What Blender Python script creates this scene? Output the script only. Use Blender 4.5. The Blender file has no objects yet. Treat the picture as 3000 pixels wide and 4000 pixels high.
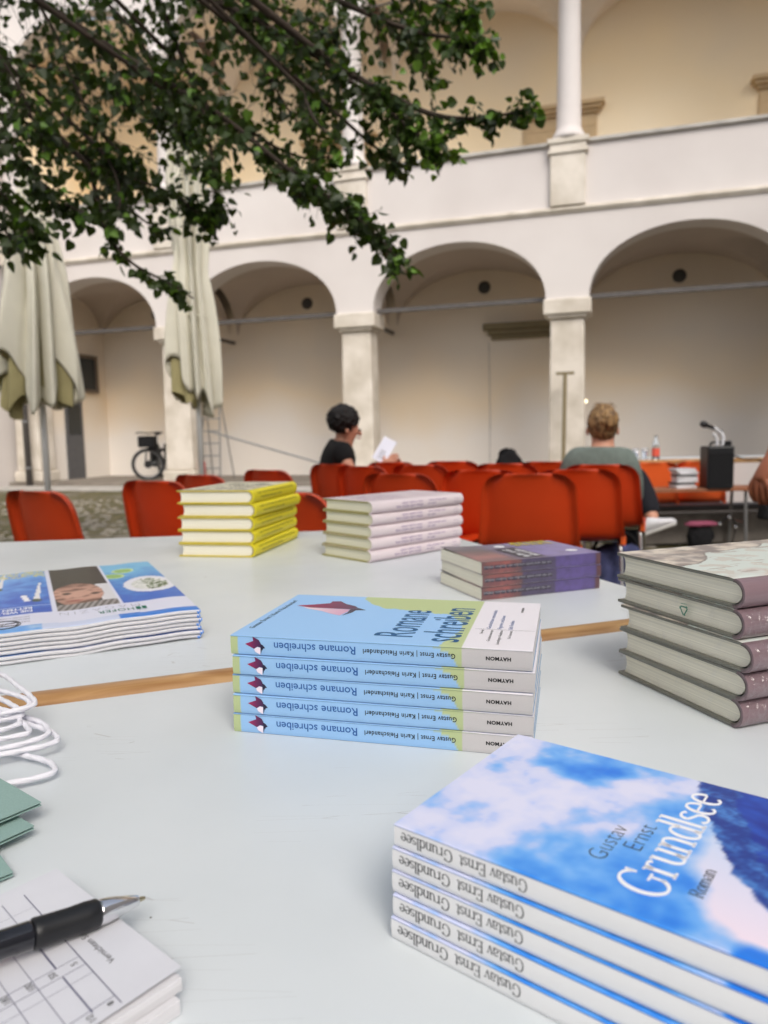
import bpy, bmesh, math, random
from mathutils import Vector, Matrix, noise
import numpy as np
C = bpy.context.scene.collection
scene = bpy.context.scene
R = math.radians
PI = math.pi
random.seed(7)

# ------------------------------------------------------------------ camera
HC = 0.9439
PITCH, ROLL = 0.10281, -0.019207
cam_d = bpy.data.cameras.new('camera')
cam = bpy.data.objects.new('camera', cam_d)
C.objects.link(cam)
cam_d.sensor_fit = 'VERTICAL'
cam_d.sensor_height = 34.6
cam_d.sensor_width = 25.95
cam_d.lens = 34.6 * 2834.4 / 4000
cam_d.clip_start = 0.02
cam_d.clip_end = 400
rt = Vector((math.cos(ROLL), math.sin(ROLL) * math.sin(PITCH), math.sin(ROLL) * math.cos(PITCH)))
fw = Vector((0, math.cos(PITCH), -math.sin(PITCH)))
rt = Vector((math.cos(ROLL), 0, 0)) + Vector((0, math.sin(PITCH), math.cos(PITCH))) * math.sin(ROLL)
up = rt.cross(fw)
M = Matrix((rt, up, -fw)).transposed().to_4x4()
M.translation = Vector((0, 0, HC))
cam.matrix_world = M
cam_d.dof.use_dof = True
cam_d.dof.focus_distance = 0.455
cam_d.dof.aperture_fstop = 10.0
cam_d.dof.aperture_blades = 0
scene.camera = cam

# ------------------------------------------------------------------ sky and sun
SUN_EL, SUN_AZ = R(46), R(165)      # azimuth measured from +Y, clockwise seen from above
w = bpy.data.worlds.new('World')
scene.world = w
w.use_nodes = True
nt = w.node_tree
bg = nt.nodes['Background']
sky = nt.nodes.new('ShaderNodeTexSky')
sky.sky_type = 'NISHITA'
sky.sun_disc = False
sky.sun_elevation = SUN_EL
sky.sun_rotation = SUN_AZ
sky.air_density = 1.0
sky.dust_density = 3.0
sky.ozone_density = 1.0
hs = nt.nodes.new('ShaderNodeHueSaturation')
hs.inputs['Saturation'].default_value = .45
nt.links.new(sky.outputs[0], hs.inputs['Color'])
nt.links.new(hs.outputs[0], bg.inputs[0])
bg.inputs[1].default_value = 0.15
sl = bpy.data.lights.new('sun', 'SUN')
sl.energy = 1.15
sl.angle = R(32)
sl.color = (1.0, 0.92, 0.82)
so = bpy.data.objects.new('sun', sl)
C.objects.link(so)
sd = Vector((math.sin(SUN_AZ) * math.cos(SUN_EL), math.cos(SUN_AZ) * math.cos(SUN_EL), math.sin(SUN_EL)))
so.rotation_euler = sd.to_track_quat('Z', 'Y').to_euler()
so.location = (0, 0, 20)
scene.view_settings.view_transform = 'Standard'
scene.view_settings.look = 'None'
scene.view_settings.gamma = 1.0
scene.view_settings.use_curve_mapping = False
scene.view_settings.exposure = 0.62
scene.cycles.max_bounces = 10
scene.cycles.diffuse_bounces = 6
scene.cycles.transparent_max_bounces = 16
scene.cycles.caustics_reflective = False
scene.cycles.caustics_refractive = False

# ------------------------------------------------------------------ helpers
def s2l(c):
    return tuple((x / 12.92 if x <= 0.04045 else ((x + 0.055) / 1.055) ** 2.4) for x in c)

class MB:
    def __init__(s):
        s.v, s.f, s.m, s.c = [], [], [], []
    def poly(s, pts, m=0):
        i = len(s.v)
        s.v += [tuple(p) for p in pts]
        s.f.append(tuple(range(i, i + len(pts))))
        s.m.append(m)
    def box(s, x0, x1, y0, y1, z0, z1, m=0, mat=None):
        i = len(s.v)
        P = [(x, y, z) for z in (z0, z1) for y in (y0, y1) for x in (x0, x1)]
        if mat is not None:
            P = [tuple(mat @ Vector(p)) for p in P]
        s.v += P
        for q in ((0, 2, 3, 1), (4, 5, 7, 6), (0, 1, 5, 4), (2, 6, 7, 3), (0, 4, 6, 2), (1, 3, 7, 5)):
            s.f.append(tuple(i + k for k in q)); s.m.append(m)
    def tube(s, pts, r, n=8, m=0, cap=True, closed=False):
        pts = [Vector(p) for p in pts]
        K = len(pts)
        rr = r if isinstance(r, (list, tuple)) else [r] * K
        up_ = None
        i0 = len(s.v)
        for k, p in enumerate(pts):
            if closed:
                t = pts[(k + 1) % K] - pts[k - 1]
            else:
                t = pts[min(k + 1, K - 1)] - pts[max(k - 1, 0)]
            t = t.normalized() if t.length > 1e-9 else Vector((0, 0, 1))
            if up_ is None:
                up_ = t.orthogonal().normalized()
            up_ = (up_ - t * up_.dot(t))
            up_ = up_.normalized() if up_.length > 1e-6 else t.orthogonal().normalized()
            b = t.cross(up_)
            for j in range(n):
                a = 2 * PI * j / n
                s.v.append(tuple(p + (up_ * math.cos(a) + b * math.sin(a)) * rr[k]))
        for k in range(K if closed else K - 1):
            k2 = (k + 1) % K
            for j in range(n):
                a, b2 = i0 + k * n + j, i0 + k * n + (j + 1) % n
                c, d = i0 + k2 * n + (j + 1) % n, i0 + k2 * n + j
                s.f.append((a, b2, c, d)); s.m.append(m)
        if cap and not closed:
            s.f.append(tuple(i0 + j for j in reversed(range(n)))); s.m.append(m)
            s.f.append(tuple(i0 + (K - 1) * n + j for j in range(n))); s.m.append(m)
    def lathe(s, prof, n=16, m=0, mat=None, cap=True):
        i0 = len(s.v)
        for (r, z) in prof:
            for j in range(n):
                a = 2 * PI * j / n
                p = Vector((r * math.cos(a), r * math.sin(a), z))
                if mat is not None:
                    p = mat @ p
                s.v.append(tuple(p))
        K = len(prof)
        for k in range(K - 1):
            for j in range(n):
                s.f.append((i0 + k * n + j, i0 + k * n + (j + 1) % n, i0 + (k + 1) * n + (j + 1) % n, i0 + (k + 1) * n + j)); s.m.append(m)
        if cap:
            s.f.append(tuple(i0 + j for j in reversed(range(n)))); s.m.append(m)
            s.f.append(tuple(i0 + (K - 1) * n + j for j in range(n))); s.m.append(m)
    def grid(s, fn, nu, nv, m=0, col=None, flip=False):
        i0 = len(s.v)
        for j in range(nv + 1):
            for i in range(nu + 1):
                s.v.append(tuple(fn(i / nu, j / nv)))
        for j in range(nv):
            for i in range(nu):
                a = i0 + j * (nu + 1) + i
                q = (a, a + 1, a + nu + 2, a + nu + 1)
                s.f.append(tuple(reversed(q)) if flip else q); s.m.append(m)
        return i0
    def build(s, name, mats, parent=None, smooth=False, bevel=0, loc=None, rot=None, colfn=None, seg=2):
        me = bpy.data.meshes.new(name)
        me.from_pydata(s.v, [], s.f)
        mats = mats if isinstance(mats, (list, tuple)) else [mats]
        for mm in mats:
            me.materials.append(mm)
        if len(mats) > 1:
            me.polygons.foreach_set('material_index', s.m)
        if colfn is not None:
            at = me.color_attributes.new('Col', 'FLOAT_COLOR', 'POINT')
            arr = []
            for k, p in enumerate(s.v):
                c = colfn(k, p)
                arr += [*s2l(c), 1.0]
            at.data.foreach_set('color', arr)
        if smooth:
            me.shade_smooth()
        me.update()
        o = bpy.data.objects.new(name, me)
        C.objects.link(o)
        if parent is not None:
            o.parent = parent
        if loc is not None:
            o.location = loc
        if rot is not None:
            o.rotation_euler = rot
        if bevel:
            b = o.modifiers.new('bevel', 'BEVEL')
            b.width = bevel; b.segments = seg; b.limit_method = 'ANGLE'; b.angle_limit = R(40)
            b.harden_normals = False
        return o

def tag(o, label=None, cat=None, group=None, kind=None):
    if label: o['label'] = label
    if cat: o['category'] = cat
    if group: o['group'] = group
    if kind: o['kind'] = kind
    return o

def empty(name, loc=(0, 0, 0), rz=0.0):
    o = bpy.data.objects.new(name, None)
    o.empty_display_size = 0.05
    C.objects.link(o)
    o.location = loc
    o.rotation_euler = (0, 0, rz)
    return o

def thing(name, label, cat, loc=(0, 0, 0), rz=0.0, group=None):
    return tag(empty(name, loc, rz), label, cat, group)

def copy_tree(o, parent=None):
    c = o.copy()
    C.objects.link(c)
    c.parent = parent
    for ch in list(o.children):
        copy_tree(ch, c)
    return c

# ---- materials
def mat(name, col, rough=0.6, metal=0.0, spec=0.5, coat=0.0, vary=0.0, vscale=8.0, bump=0.0, bscale=60.0, col2=None, trans=0.0, sss=0.0, emit=None, estr=0.0, bdist=0.002, detail=4, stretch=None, alpha=None):
    m = bpy.data.materials.new(name)
    m.use_nodes = True
    N, L = m.node_tree.nodes, m.node_tree.links
    b = N['Principled BSDF']
    b.inputs['Roughness'].default_value = rough
    b.inputs['Metallic'].default_value = metal
    b.inputs['Specular IOR Level'].default_value = spec
    b.inputs['Coat Weight'].default_value = coat
    b.inputs['Transmission Weight'].default_value = trans
    tc = N.new('ShaderNodeTexCoord')
    src = tc.outputs['Object']
    if stretch:
        mp = N.new('ShaderNodeMapping')
        mp.inputs['Scale'].default_value = stretch
        L.new(src, mp.inputs[0]); src = mp.outputs[0]
    base = tuple(col) + (1.0,)
    if vary > 0 or col2 is not None:
        nz = N.new('ShaderNodeTexNoise')
        nz.inputs['Scale'].default_value = vscale
        nz.inputs['Detail'].default_value = detail
        L.new(src, nz.inputs['Vector'])
        rp = N.new('ShaderNodeValToRGB')
        if col2 is None:
            a = tuple(max(0, x * (1 - vary)) for x in col); c = tuple(min(1, x * (1 + vary)) for x in col)
        else:
            a, c = tuple(col), tuple(col2)
        rp.color_ramp.elements[0].position = 0.35; rp.color_ramp.elements[0].color = a + (1,)
        rp.color_ramp.elements[1].position = 0.65; rp.color_ramp.elements[1].color = c + (1,)
        L.new(nz.outputs['Fac'], rp.inputs['Fac'])
        L.new(rp.outputs['Color'], b.inputs['Base Color'])
    else:
        b.inputs['Base Color'].default_value = base
    if bump > 0:
        nb = N.new('ShaderNodeTexNoise')
        nb.inputs['Scale'].default_value = bscale
        nb.inputs['Detail'].default_value = 5
        L.new(src, nb.inputs['Vector'])
        bp = N.new('ShaderNodeBump')
        bp.inputs['Strength'].default_value = bump
        bp.inputs['Distance'].default_value = bdist
        L.new(nb.outputs['Fac'], bp.inputs['Height'])
        L.new(bp.outputs[0], b.inputs['Normal'])
    if emit is not None:
        b.inputs['Emission Color'].default_value = tuple(emit) + (1,)
        b.inputs['Emission Strength'].default_value = estr
    if alpha is not None:
        b.inputs['Alpha'].default_value = alpha
    return m

def mat_print(name, rough=0.35, coat=0.25, grain=0.0, gscale=200):
    m = bpy.data.materials.new(name)
    m.use_nodes = True
    N, L = m.node_tree.nodes, m.node_tree.links
    b = N['Principled BSDF']
    b.inputs['Roughness'].default_value = rough
    b.inputs['Coat Weight'].default_value = coat
    b.inputs['Coat Roughness'].default_value = 0.2
    at = N.new('ShaderNodeAttribute'); at.attribute_name = 'Col'
    if grain > 0:
        tc = N.new('ShaderNodeTexCoord')
        nz = N.new('ShaderNodeTexNoise'); nz.inputs['Scale'].default_value = gscale; nz.inputs['Detail'].default_value = 3
        L.new(tc.outputs['Object'], nz.inputs['Vector'])
        mr = N.new('ShaderNodeMapRange')
        mr.inputs['To Min'].default_value = 1 - grain; mr.inputs['To Max'].default_value = 1 + grain
        L.new(nz.outputs['Fac'], mr.inputs['Value'])
        vm = N.new('ShaderNodeVectorMath'); vm.operation = 'SCALE'
        L.new(at.outputs['Color'], vm.inputs[0]); L.new(mr.outputs[0], vm.inputs['Scale'])
        L.new(vm.outputs[0], b.inputs['Base Color'])
    else:
        L.new(at.outputs['Color'], b.inputs['Base Color'])
    return m

def S(r, g, b):
    return s2l((r / 255, g / 255, b / 255))

# ---- text as thin print: returns a flat mesh normalised to height units
_txt_cache = {}
def text_mesh(body, bold=0.0, spacing=1.0):
    key = (body, bold, spacing)
    if key in _txt_cache:
        return _txt_cache[key]
    cu = bpy.data.curves.new('print_text', 'FONT')
    cu.body = body
    cu.size = 1.0
    cu.offset = bold
    cu.space_character = spacing
    cu.resolution_u = 3
    o = bpy.data.objects.new('print_text', cu)
    C.objects.link(o)
    bpy.context.view_layer.update()
    dg = bpy.context.evaluated_depsgraph_get()
    me = bpy.data.meshes.new_from_object(o.evaluated_get(dg))
    vs = [tuple(v.co) for v in me.vertices]
    fs = [tuple(p.vertices) for p in me.polygons]
    bpy.data.objects.remove(o)
    bpy.data.curves.remove(cu)
    bpy.data.meshes.remove(me)
    xs = [v[0] for v in vs]
    x0, x1 = (min(xs), max(xs)) if xs else (0, 1)
    vs = [(v[0] - x0, v[1]) for v in vs]
    _txt_cache[key] = (vs, fs, x1 - x0)
    return _txt_cache[key]

def put_text(mb, body, fn, width, height, bold=0.0, spacing=1.0, m=0, cap=0.72, src=None):
    """lays the string onto a surface: fn(x,y)->3D, x in 0..width, y baseline 0..height(cap)"""
    vs, fs, W = src if src is not None else text_mesh(body, bold, spacing)
    sx, sy = width / W, height / cap
    i = len(mb.v)
    mb.v += [tuple(fn(v[0] * sx, v[1] * sy)) for v in vs]
    for f in fs:
        mb.f.append(tuple(i + k for k in f)); mb.m.append(m)

# ---- a small serif alphabet drawn as pen strokes (thick stems, thin hairlines)
def arc(cx, cy, rx, ry, a0, a1, n=14):
    return [(cx + rx * math.cos(R(a0 + (a1 - a0) * k / n)), cy + ry * math.sin(R(a0 + (a1 - a0) * k / n))) for k in range(n + 1)]
GL = {
 'l': ([[(.09, 0), (.09, .78)], [(0, .012), (.18, .012)], [(.0, .765), (.09, .765)]], .2),
 'd': ([arc(.2, .25, .165, .25, 30, 330), [(.355, 0), (.355, .78)], [(.27, .765), (.355, .765)], [(.355, .012), (.44, .012)]], .46),
 'n': ([[(.09, 0), (.09, .5)], [(0, .012), (.18, .012)], [(.0, .487), (.09, .487)], arc(.23, .3, .14, .19, 175, 0), [(.37, .3), (.37, 0)], [(.28, .012), (.46, .012)]], .48),
 'u': ([[(.09, .5), (.09, .2)], arc(.23, .2, .14, .19, 180, 355), [(.37, .5), (.37, 0)], [(0, .487), (.09, .487)], [(.28, .487), (.37, .487)], [(.37, .012), (.45, .012)]], .47),
 'r': ([[(.09, 0), (.09, .5)], [(0, .012), (.2, .012)], [(.0, .487), (.09, .487)], arc(.21, .33, .12, .16, 170, 40)], .35),
 's': ([arc(.17, .37, .13, .115, 25, 200, 8) + arc(.17, .135, .14, .12, 120, -160, 12)[2:]], .35),
 'e': ([[(.05, .27), (.36, .27)], arc(.21, .25, .165, .25, 5, 310)], .42),
 'a': ([arc(.19, .36, .13, .13, 160, 0, 8) + [(.32, .2), (.32, .0)], arc(.18, .15, .13, .14, 80, 320), [(.32, .012), (.4, .012)]], .42),
 'v': ([[(.05, .5), (.21, 0)], [(.23, 0), (.37, .5)], [(-.02, .487), (.14, .487)], [(.29, .487), (.45, .487)]], .44),
 't': ([[(.11, .66), (.11, .1)], arc(.2, .11, .09, .1, 180, 320, 8), [(0, .487), (.23, .487)]], .29),
 'o': ([arc(.21, .25, .17, .25, 0, 360, 22)], .44),
 'm': ([[(.09, 0), (.09, .5)], [(0, .012), (.18, .012)], [(.0, .487), (.09, .487)], arc(.22, .3, .13, .19, 175, 0), [(.35, .3), (.35, 0)], arc(.48, .3, .13, .19, 175, 0), [(.61, .3), (.61, 0)], [(.27, .012), (.43, .012)], [(.53, .012), (.7, .012)]], .72),
 'G': ([arc(.32, .37, .27, .38, 42, 322, 20), [(.52, .1), (.52, .33)], [(.4, .33), (.62, .33)], [(.53, .74), (.53, .55)]], .66),
 'E': ([[(.12, 0), (.12, .75)], [(.02, .737), (.47, .737)], [(.02, .012), (.5, .012)], [(.12, .385), (.34, .385)], [(.47, .74), (.47, .6)], [(.49, .0), (.49, .16)], [(.345, .32), (.345, .45)]], .55),
 'R': ([[(.12, 0), (.12, .75)], [(.02, .737), (.3, .737)], [(.02, .012), (.23, .012)], arc(.29, .555, .16, .18, 90, -90, 10), [(.12, .375), (.29, .375)], [(.3, .375), (.5, .0)], [(.42, .012), (.6, .012)]], .6),
 ' ': ([], .26),
}
def serif_mesh(body, thick=.085, thin=.032, track=.0):
    vs, fs = [], []
    x = 0
    layer = 0
    for ch in body:
        st, adv = GL[ch]
        for pts in st:
            layer += 1
            K = len(pts)
            base = len(vs)
            for k, (px, py) in enumerate(pts):
                a, b = pts[max(k - 1, 0)], pts[min(k + 1, K - 1)]
                t = Vector((b[0] - a[0], b[1] - a[1]))
                t = t.normalized() if t.length else Vector((0, 1))
                hw = (thin + (thick - thin) * abs(t.y) ** 1.4) / 2
                if K == 2 and abs(t.x) > 0.2 and abs(t.y) > .2 and t.y > 0 and ch == 'v': hw *= .5
                if K == 2 and abs(pts[0][0] - pts[1][0]) < 1e-6 and abs(pts[0][1] - pts[1][1]) < .25: hw = thin * .7
                vs.append((x + px - t.y * hw, py + t.x * hw))
                vs.append((x + px + t.y * hw, py - t.x * hw))
            for k in range(K - 1):
                i = base + 2 * k
                fs.append((i, i + 1, i + 3, i + 2))
        x += adv + track
    W = max(v[0] for v in vs)
    return vs, fs, W
# ------------------------------------------------------------------ materials
M_WALL = mat('white_plaster', S(218, 212, 208), rough=.9, col2=S(206, 199, 195), vscale=.45, bump=.15, bscale=6, bdist=.01)
M_STONE = mat('pale_column_stone', S(222, 214, 202), rough=.85, col2=S(196, 187, 172), vscale=2.2, bump=.3, bscale=14, bdist=.01)
M_STONE2 = mat('worn_grey_stone', S(176, 172, 166), rough=.9, vary=.18, vscale=3, bump=.3, bscale=20, bdist=.01)
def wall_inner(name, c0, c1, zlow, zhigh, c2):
    # cream wall tone graded with height, in uneven patches
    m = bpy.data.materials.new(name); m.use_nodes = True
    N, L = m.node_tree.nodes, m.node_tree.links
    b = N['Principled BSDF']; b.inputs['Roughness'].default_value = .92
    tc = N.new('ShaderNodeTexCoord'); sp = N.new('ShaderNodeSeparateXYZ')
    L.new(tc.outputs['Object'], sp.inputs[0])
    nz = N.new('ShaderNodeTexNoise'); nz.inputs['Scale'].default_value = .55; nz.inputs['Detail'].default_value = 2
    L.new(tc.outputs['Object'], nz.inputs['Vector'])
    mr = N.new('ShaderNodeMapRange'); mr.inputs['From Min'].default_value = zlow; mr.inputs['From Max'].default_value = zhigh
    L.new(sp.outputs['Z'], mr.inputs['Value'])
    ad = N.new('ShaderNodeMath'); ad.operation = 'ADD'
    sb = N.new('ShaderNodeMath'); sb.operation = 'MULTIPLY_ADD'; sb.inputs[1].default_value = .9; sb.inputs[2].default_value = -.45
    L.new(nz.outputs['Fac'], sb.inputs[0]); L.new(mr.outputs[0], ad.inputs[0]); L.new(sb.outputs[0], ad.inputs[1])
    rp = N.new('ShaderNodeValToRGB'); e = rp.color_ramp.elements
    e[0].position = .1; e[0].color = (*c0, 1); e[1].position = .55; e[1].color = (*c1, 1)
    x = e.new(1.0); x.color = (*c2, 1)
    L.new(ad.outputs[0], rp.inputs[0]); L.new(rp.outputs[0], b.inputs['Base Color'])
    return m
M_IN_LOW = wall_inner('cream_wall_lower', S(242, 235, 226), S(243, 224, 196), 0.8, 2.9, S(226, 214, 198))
M_IN_UP = wall_inner('cream_wall_upper', S(250, 234, 204), S(250, 228, 190), 6.0, 9.0, S(238, 222, 196))  # warm evening glow in the gallery is put into this cream
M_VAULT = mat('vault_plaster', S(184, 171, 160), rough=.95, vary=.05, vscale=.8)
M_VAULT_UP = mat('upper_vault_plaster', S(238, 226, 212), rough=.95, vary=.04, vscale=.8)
M_LINTEL = mat('ochre_stone_moulding', S(196, 170, 132), rough=.8, vary=.08, vscale=3)
M_LINTEL2 = mat('olive_brown_timber', S(128, 116, 88), rough=.8, vary=.12, vscale=6, stretch=(1, 8, 8))
M_IRON = mat('dark_grey_iron', S(92, 88, 86), rough=.6, metal=.3, vary=.1)
M_ROOF = mat('clay_roof_tile', S(150, 88, 66), rough=.9, vary=.2, vscale=5)
M_GLASSDARK = mat('dark_window_glass', S(40, 46, 48), rough=.12, spec=.6)
M_DOORDARK = mat('grey_door_paint', S(92, 92, 94), rough=.6, vary=.08)
M_WALK = mat('shaded_brown_paving', S(128, 120, 110), rough=.9, vary=.15, vscale=3)  # darkened to carry the shadow on the step face
M_TABLE = None
def table_mat():
    m = bpy.data.materials.new('white_laminate'); m.use_nodes = True
    N, L = m.node_tree.nodes, m.node_tree.links
    b = N['Principled BSDF']
    tc = N.new('ShaderNodeTexCoord')
    # faint grime
    nz = N.new('ShaderNodeTexNoise'); nz.inputs['Scale'].default_value = 5; nz.inputs['Detail'].default_value = 5
    L.new(tc.outputs['Object'], nz.inputs['Vector'])
    rp = N.new('ShaderNodeValToRGB'); e = rp.color_ramp.elements
    e[0].position = .3; e[0].color = (*S(206, 212, 215), 1); e[1].position = .7; e[1].color = (*S(219, 224, 227), 1)
    L.new(nz.outputs['Fac'], rp.inputs[0])
    # specks
    vo = N.new('ShaderNodeTexVoronoi'); vo.inputs['Scale'].default_value = 42
    L.new(tc.outputs['Object'], vo.inputs['Vector'])
    nn = N.new('ShaderNodeTexNoise'); nn.inputs['Scale'].default_value = 23
    L.new(tc.outputs['Object'], nn.inputs['Vector'])
    lt = N.new('ShaderNodeMath'); lt.operation = 'LESS_THAN'; lt.inputs[1].default_value = .03
    L.new(vo.outputs['Distance'], lt.inputs[0])
    gt = N.new('ShaderNodeMath'); gt.operation = 'GREATER_THAN'; gt.inputs[1].default_value = .54
    L.new(nn.outputs['Fac'], gt.inputs[0])
    mu = N.new('ShaderNodeMath'); mu.operation = 'MULTIPLY'
    L.new(lt.outputs[0], mu.inputs[0]); L.new(gt.outputs[0], mu.inputs[1])
    mx = N.new('ShaderNodeMix'); mx.data_type = 'RGBA'
    L.new(mu.outputs[0], mx.inputs['Factor']); L.new(rp.outputs[0], mx.inputs['A'])
    mx.inputs['B'].default_value = (*S(110, 108, 104), 1)
    mp = N.new('ShaderNodeMapping'); mp.inputs['Rotation'].default_value = (0, 0, .7); mp.inputs['Scale'].default_value = (2.2, 34, 1)
    L.new(tc.outputs['Object'], mp.inputs[0])
    sv = N.new('ShaderNodeTexVoronoi'); sv.feature = 'DISTANCE_TO_EDGE'; sv.inputs['Scale'].default_value = 3
    L.new(mp.outputs[0], sv.inputs['Vector'])
    s1 = N.new('ShaderNodeMath'); s1.operation = 'LESS_THAN'; s1.inputs[1].default_value = .006
    L.new(sv.outputs['Distance'], s1.inputs[0])
    sn = N.new('ShaderNodeTexNoise'); sn.inputs['Scale'].default_value = 9
    L.new(tc.outputs['Object'], sn.inputs['Vector'])
    s2 = N.new('ShaderNodeMath'); s2.operation = 'GREATER_THAN'; s2.inputs[1].default_value = .60
    L.new(sn.outputs['Fac'], s2.inputs[0])
    s3 = N.new('ShaderNodeMath'); s3.operation = 'MULTIPLY'; L.new(s1.outputs[0], s3.inputs[0]); L.new(s2.outputs[0], s3.inputs[1])
    s4 = N.new('ShaderNodeMath'); s4.operation = 'MULTIPLY'; s4.inputs[1].default_value = .35; L.new(s3.outputs[0], s4.inputs[0])
    mx2 = N.new('ShaderNodeMix'); mx2.data_type = 'RGBA'
    L.new(s4.outputs[0], mx2.inputs['Factor']); L.new(mx.outputs['Result'], mx2.inputs['A']); mx2.inputs['B'].default_value = (*S(150, 146, 140), 1)
    L.new(mx2.outputs['Result'], b.inputs['Base Color'])
    rr = N.new('ShaderNodeMapRange'); rr.inputs['To Min'].default_value = .22; rr.inputs['To Max'].default_value = .46
    n3 = N.new('ShaderNodeTexNoise'); n3.inputs['Scale'].default_value = 12; n3.inputs['Detail'].default_value = 6
    L.new(tc.outputs['Object'], n3.inputs['Vector']); L.new(n3.outputs['Fac'], rr.inputs['Value']); L.new(rr.outputs[0], b.inputs['Roughness'])
    bp = N.new('ShaderNodeBump'); bp.inputs['Strength'].default_value = .05; bp.inputs['Distance'].default_value = .0004
    n4 = N.new('ShaderNodeTexNoise'); n4.inputs['Scale'].default_value = 700
    L.new(tc.outputs['Object'], n4.inputs['Vector']); L.new(n4.outputs['Fac'], bp.inputs['Height']); L.new(bp.outputs[0], b.inputs['Normal'])
    return m
M_TABLE = table_mat()
def wood_mat():
    m = bpy.data.materials.new('oiled_beech'); m.use_nodes = True
    N, L = m.node_tree.nodes, m.node_tree.links
    b = N['Principled BSDF']; b.inputs['Roughness'].default_value = .38; b.inputs['Coat Weight'].default_value = .2
    tc = N.new('ShaderNodeTexCoord'); mp = N.new('ShaderNodeMapping'); mp.inputs['Scale'].default_value = (7, 60, 60)
    L.new(tc.outputs['Object'], mp.inputs[0])
    nz = N.new('ShaderNodeTexNoise'); nz.inputs['Scale'].default_value = 1.4; nz.inputs['Detail'].default_value = 6; nz.inputs['Distortion'].default_value = .6
    L.new(mp.outputs[0], nz.inputs['Vector'])
    rp = N.new('ShaderNodeValToRGB'); e = rp.color_ramp.elements
    e[0].position = .3; e[0].color = (*S(150, 106, 62), 1); e[1].position = .7; e[1].color = (*S(204, 164, 114), 1)
    L.new(nz.outputs['Fac'], rp.inputs[0])
    vo = N.new('ShaderNodeTexVoronoi'); vo.inputs['Scale'].default_value = 7
    L.new(tc.outputs['Object'], vo.inputs['Vector'])
    r2 = N.new('ShaderNodeValToRGB'); f = r2.color_ramp.elements
    f[0].position = .03; f[0].color = (.35, .3, .25, 1); f[1].position = .07; f[1].color = (1, 1, 1, 1)
    L.new(vo.outputs['Distance'], r2.inputs[0])
    mx = N.new('ShaderNodeMix'); mx.data_type = 'RGBA'; mx.blend_type = 'MULTIPLY'; mx.inputs['Factor'].default_value = .8
    L.new(rp.outputs[0], mx.inputs['A']); L.new(r2.outputs[0], mx.inputs['B']); L.new(mx.outputs['Result'], b.inputs['Base Color'])
    return m
M_WOOD = wood_mat()
M_PLANK = mat('brown_bench_timber', S(150, 96, 66), rough=.6, vary=.15, vscale=8, stretch=(1, 12, 12))
M_ORANGE = mat('orange_red_plastic', S(204, 64, 20), rough=.42, vary=.03, vscale=5, bump=.08, bscale=500, bdist=.0005)
M_ORANGE2 = mat('bright_orange_plastic', S(252, 110, 50), rough=.45)  # brighter orange, puts the light on the stage chairs into the colour
M_CHROME = mat('chromed_steel', (.62, .6, .58), rough=.18, metal=1)
M_STEEL = mat('brushed_grey_steel', S(150, 150, 150), rough=.4, metal=.7)
M_PAGE = mat('page_block_paper', S(234, 229, 210), rough=.85, vary=.13, vscale=1.0, stretch=(3, 3, 900), bump=.25, bscale=1.2, bdist=.0004)
M_PAGEW = mat('white_page_block_paper', S(212, 211, 214), rough=.85, vary=.07, vscale=1.0, stretch=(3, 3, 900), bump=.25, bscale=1.2, bdist=.0004)
M_PAGEY = mat('ivory_page_block_paper', S(224, 220, 196), rough=.85, vary=.11, vscale=1.0, stretch=(3, 3, 900), bump=.25, bscale=1.2, bdist=.0004)
M_PRINT = mat_print('printed_laminated_card', rough=.36, coat=.15)
M_PRINTG = mat_print('printed_matt_card', rough=.5, coat=.05, grain=.04, gscale=900)
M_INKB = mat('black_ink', S(16, 16, 18), rough=.5)
M_INKBLUE = mat('blue_ink', S(28, 86, 156), rough=.45)
M_INKDB = mat('petrol_blue_ink', S(24, 92, 142), rough=.45)
M_INKW = mat('white_ink', S(244, 244, 248), rough=.45)
M_INKG = mat('grey_ink', S(66, 68, 72), rough=.5)
M_INKLG = mat('light_grey_ink', S(140, 142, 150), rough=.5)
M_INKLIL = mat('lilac_ink', S(142, 118, 160), rough=.5)
M_INKOLV = mat('olive_ink', S(108, 100, 16), rough=.5)
M_INKGREEN = mat('green_ink', S(20, 116, 92), rough=.5)
M_GREY = mat('light_grey_card', S(206, 206, 206), rough=.5, vary=.02, vscale=60)
M_BLACK = mat('black_rubber', S(24, 25, 28), rough=.42, vary=.1, vscale=20)
M_BLACKC = mat('black_cloth', S(15, 15, 18), rough=.95, bump=.3, bscale=200)
M_SKIN = mat('skin', S(206, 150, 124), rough=.55)
M_SKIN_TAN = mat('tanned_skin', S(170, 104, 78), rough=.5, vary=.08, vscale=20)

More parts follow.
